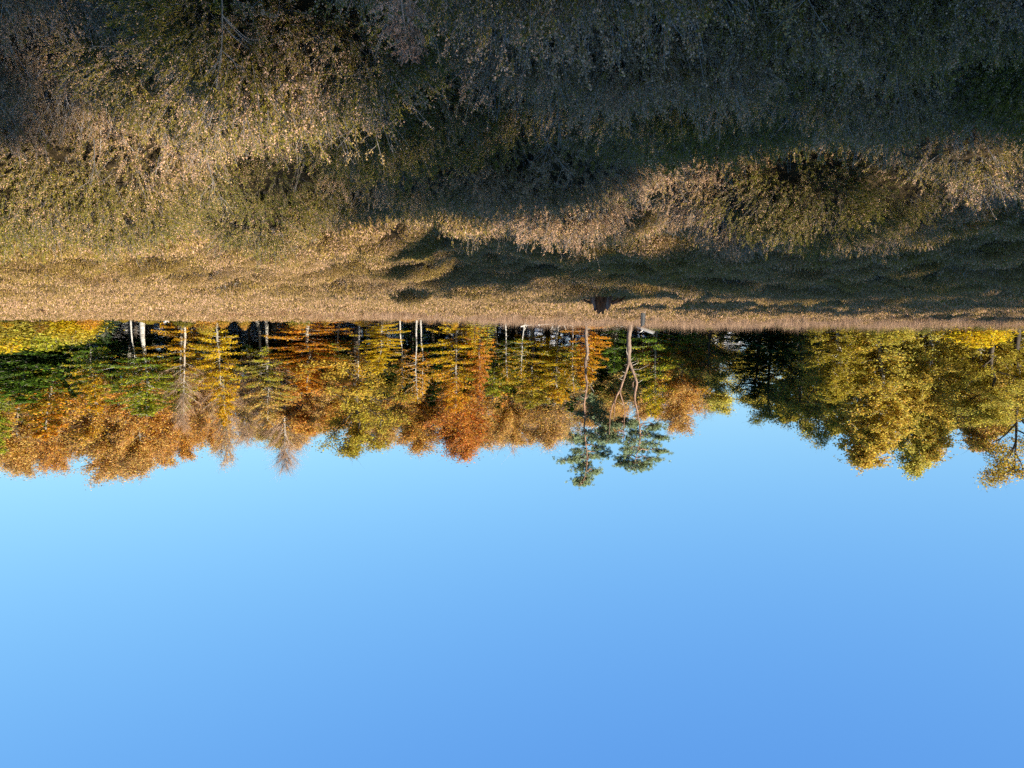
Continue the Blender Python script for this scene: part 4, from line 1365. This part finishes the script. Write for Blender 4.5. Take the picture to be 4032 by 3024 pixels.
link('post_shaft', mb.build('post_shaft', [M_WEATHERED]), po)
mb = MB(); mb.tube([[0.10, -0.11, ph * 0.35], [0.13, -0.115, ph * 0.6], [0.13, -0.11, ph * 0.95]], [0.012, 0.02, 0.012], 5)
link('split_strip', mb.build('split_strip', [M_WEATHERED]), po)

x_, z_ = ray_at(2542, 1297, 61.5)
lg = link('pale_log', None); lg.location = (x_, 61.5, z_); lg.rotation_euler = (0, 0.35, 0.5)
tag(lg, 'short bleached log lying at the top of the bank beyond the grey post', 'log')
mb = MB(); mb.tube([[-0.75, 0, 0], [-0.3, 0.02, 0.02], [0.3, -0.02, 0.0], [0.75, 0, 0.02]], [0.15, 0.16, 0.15, 0.13], 10)
link('log_stem', mb.build('log_stem', [M_PALE_WOOD]), lg)
mb = MB(); mb.tube([[0.2, 0, 0.1], [0.3, 0, 0.3], [0.42, 0, 0.42]], [0.06, 0.05, 0.03], 6)
link('branch_stub', mb.build('branch_stub', [M_PALE_WOOD]), lg)


def fallen(label, pts, depth, r, twigs, seed):
    rng = np.random.default_rng(seed)
    q = []
    for px, py in pts:
        x, z = ray_at(px, py, depth); q.append([x, depth + rng.normal(0, 0.3), z])
    q = np.array(q); base = q[0].copy()
    root = link('fallen_branch', None); root.location = base
    tag(root, label, 'branch', 'bleached branches fallen at the wood edge')
    mb = MB(); mb.tube(q - base, np.linspace(r, r * 0.35, len(q)), 7)
    link('stem', mb.build('stem', [M_PALE_WOOD], (0,)), root)
    for i in range(twigs):
        a = along(q - base, np.array([rng.uniform(0.2, 0.9)]))[0]
        v = rng.normal(0, 1, 3) * [0.8, 0.6, 0.5] + [0, 0, 0.5]
        v *= rng.uniform(0.5, 1.0) / np.linalg.norm(v)
        mb = MB(); mb.tube([a, a + v * 0.5 + [0, 0, 0.05], a + v], [r * 0.4, r * 0.3, r * 0.12], 5)
        link('side_branch', mb.build('side_branch', [M_PALE_WOOD], (0,)), root)


fallen('pale fallen branch with upturned end under the dark trunks', [(2050, 1286), (2070, 1279), (2085, 1280), (2100, 1273)], 80, 0.09, 2, 1)
fallen('long bleached branch lying arched along the wood edge', [(2120, 1279), (2150, 1276), (2185, 1273), (2225, 1275), (2255, 1284)], 81, 0.10, 4, 2)

x_, zt_ = ray_at(662, 1298, 83)
ls_ = link('broken_trunk', None); ls_.location = (x_, 83, tz(x_, 83)); ls_.rotation_euler = (0, 0.35, 0)
tag(ls_, 'short pale broken trunk leaning at the foot of the golden beech', 'stump')
link('trunk', jag_column(np.random.default_rng(8), 0.18, 0.95, 12, 0.75, 0.12).build('trunk', [M_PALE_WOOD]), ls_)
mb = MB(); mb.tube([[0, 0, 0.5], [-0.25, 0, 0.75], [-0.45, 0, 0.8]], [0.06, 0.04, 0.02], 5)
link('branch_stub', mb.build('branch_stub', [M_PALE_WOOD]), ls_)


# dead bracken frond standing up close to the camera
def frond(label, x, y, z0, height, lean, bend, seed, pairs=17, width=0.13):
    rng = np.random.default_rng(seed)
    root = link('bracken_frond', None); root.location = (x, y, z0)
    tag(root, label, 'frond', 'dead bracken fronds in the heather')
    s = np.linspace(0, 1, 12)
    p = np.stack([lean * height * s + bend * s ** 2, 0.10 * np.sin(s * 2), height * s - 0.05 * s ** 3], 1)
    mb = MB(); mb.tube(p, np.linspace(0.006, 0.0015, 12), 5)
    link('stalk', mb.build('stalk', [M_DEAD_FROND], (0,)), root)
    for i in range(pairs):
        t = 0.22 + 0.76 * i / (pairs - 1)
        b = along(p, np.array([t]))[0]
        L = width * (1.08 - t) * 1.45 * rng.uniform(0.75, 1.15) + 0.012
        for sg in (-1, 1):
            up = rng.uniform(-0.1, 0.5); cu = rng.uniform(0.2, 0.9)
            u = np.linspace(0, 1, 8)
            c = b + np.stack([sg * L * u * (1 - 0.25 * cu * u), 0.25 * L * rng.normal() * u ** 2 - 0.1 * L * u, L * (up * u + cu * u ** 2 * 0.7)], 1)
            mb = MB()
            mb.tube(c, np.linspace(0.0018, 0.0006, 8), 3, 0, False)
            k = 15
            tt = rng.uniform(0.08, 1, k * 2)
            cc = along(c, tt)
            ax = np.stack([rng.normal(0, 0.5, k * 2), rng.normal(0, 0.6, k * 2), rng.choice([-1, 1], k * 2) * 0.8], 1) + np.array([sg * 0.5, 0, 0.2])
            ll = (0.020 * (1.1 - tt) + 0.004) * rng.uniform(0.7, 1.2, k * 2)
            ax /= np.linalg.norm(ax, axis=1, keepdims=True)
            mb.leaves(cc + ax * ll[:, None] / 2, ax, rng.normal(0, 1, (k * 2, 3)), ll, ll * 0.4, rng)
            link('pinna', mb.build('pinna', [M_DEAD_FROND]), root)
    return root


x_, z_ = ray_at(1560, 232, 2.3)
zg = z_ - 0.40
frond('withered grey-brown bracken frond standing in the dark heather nearest the camera', x_, 2.3, zg, z_ - zg + 0.02, 0.02, -0.04, 4, 19, 0.12)


# dry leafless heather sprays one can pick out
def spray(label, xs, ys, depth, size, n, seed, tip=False, curve=0.2):
    """bare silvery spray: a main stem that forks"""
    rng = np.random.default_rng(seed)
    x, z = ray_at(xs, ys, depth)
    root = link('dry_spray', None)
    zb = z - size
    root.location = (x, depth, zb)
    tag(root, label, 'twig', 'bare silvery heather sprays')
    s = np.linspace(0, 1, 7)
    dx = rng.normal(0, curve)
    p = np.stack([dx * size * s ** 2, rng.normal(0, 0.1) * size * s, size * s], 1)
    mb = MB(); mb.tube(p, np.linspace(0.0035, 0.001, 7), 5)
    link('stem', mb.build('stem', [M_DRY_STEM], (0,)), root)
    for i in range(n):
        t = rng.uniform(0.3, 0.92)
        a = along(p, np.array([t]))[0]
        v = np.array([rng.normal(0, 0.6), rng.normal(0, 0.5), rng.uniform(0.5, 1.1)])
        v *= size * rng.uniform(0.25, 0.5) / np.linalg.norm(v)
        mb = MB()
        c = np.array([a, a + v * 0.5 + rng.normal(0, 0.01, 3), a + v])
        mb.tube(c, [0.002, 0.0014, 0.0006], 4)
        m = 5
        tt = rng.uniform(0.3, 1, m); q0 = along(c, tt)
        w = v / np.linalg.norm(v) + rng.normal(0, 0.5, (m, 3))
        mb.ribbons(q0, q0 + w * size * 0.14, 0.002, rng)
        if tip:
            k = 26
            cc = along(c, rng.uniform(0.4, 1.05, k)) + rng.normal(0, 0.008, (k, 3))
            sz = rng.uniform(0.005, 0.011, k)
            mb.leaves(cc, rng.normal(0, 1, (k, 3)), rng.normal(0, 1, (k, 3)), sz * 1.4, sz, rng, 1)
        link('side_twig', mb.build('side_twig', [M_DRY_STEM, M_DRY_FLOWER]), root)


M_DRY_FLOWER = bark_material('dry_flower', (0.24, 0.16, 0.05), (0.40, 0.26, 0.11), 40.0, 1.0, 0.0)
spray('pale forking spray in the dark near heather between the frond and the dark corner', 880, 260, 2.9, 0.30, 7, 1)
spray('sunlit spray with dry golden tips standing over the shaded hollow', 1440, 600, 4.6, 0.36, 6, 3, True)
spray('second golden-tipped spray touching the sunlit one', 1465, 590, 4.7, 0.34, 5, 4, True)
spray('pink-tipped spray hanging past the bright hummock', 820, 815, 6.2, 0.5, 8, 5, True, 0.4)
spray('pair of pale stems on the bright hummock', 375, 720, 5.4, 0.30, 3, 6)
spray('long curved grey spray over the black hollow', 2200, 590, 4.7, 0.42, 6, 7, False, 0.9)
spray('drooping spray with brown seed heads in the darkest near corner', 3085, 150, 2.8, 0.40, 7, 8, True)
spray('grey spray at the edge of the dull golden hummock', 2130, 700, 5.2, 0.40, 9, 10, False, 0.5)

# low saplings that break the line where the heath meets the wood
for i in range(26):
    xs = lerp(20, 2700, (i + RNG.uniform(0.1, 0.9)) / 26)
    dep = RNG.uniform(80, 83.5)
    x_, z_ = ray_at(xs, 1280, dep)
    plant('edge_sapling', 'knee-high to head-high sapling in the ragged fringe below the lit wood', (RNG.choice(['bush', 'beech', 'bush']), RNG.choice([0, 1])), x_, dep,
          RNG.uniform(0.8, 2.2), RNG.uniform(0.9, 2.2), None, RNG.choice([DGRN, RUST, OLV, BRN, GRN]), RNG.choice([RUST, OLV, GOLD]), 'saplings along the wood edge', 'sapling')
for i in range(16):
    xs = lerp(2750, 4000, (i + RNG.uniform(0.1, 0.9)) / 16)
    dep = RNG.uniform(59, 62)
    x_, z_ = ray_at(xs, 1280, dep)
    plant('bank_shrub', 'small dark shrub peeping over the top of the pale bank', ('bush', i % 2), x_, dep,
          RNG.uniform(0.7, 1.4), RNG.uniform(0.8, 1.8), None, RNG.choice([DGRN, DOLV, RUST]), DOLV, 'shrubs along the bank top', 'shrub')
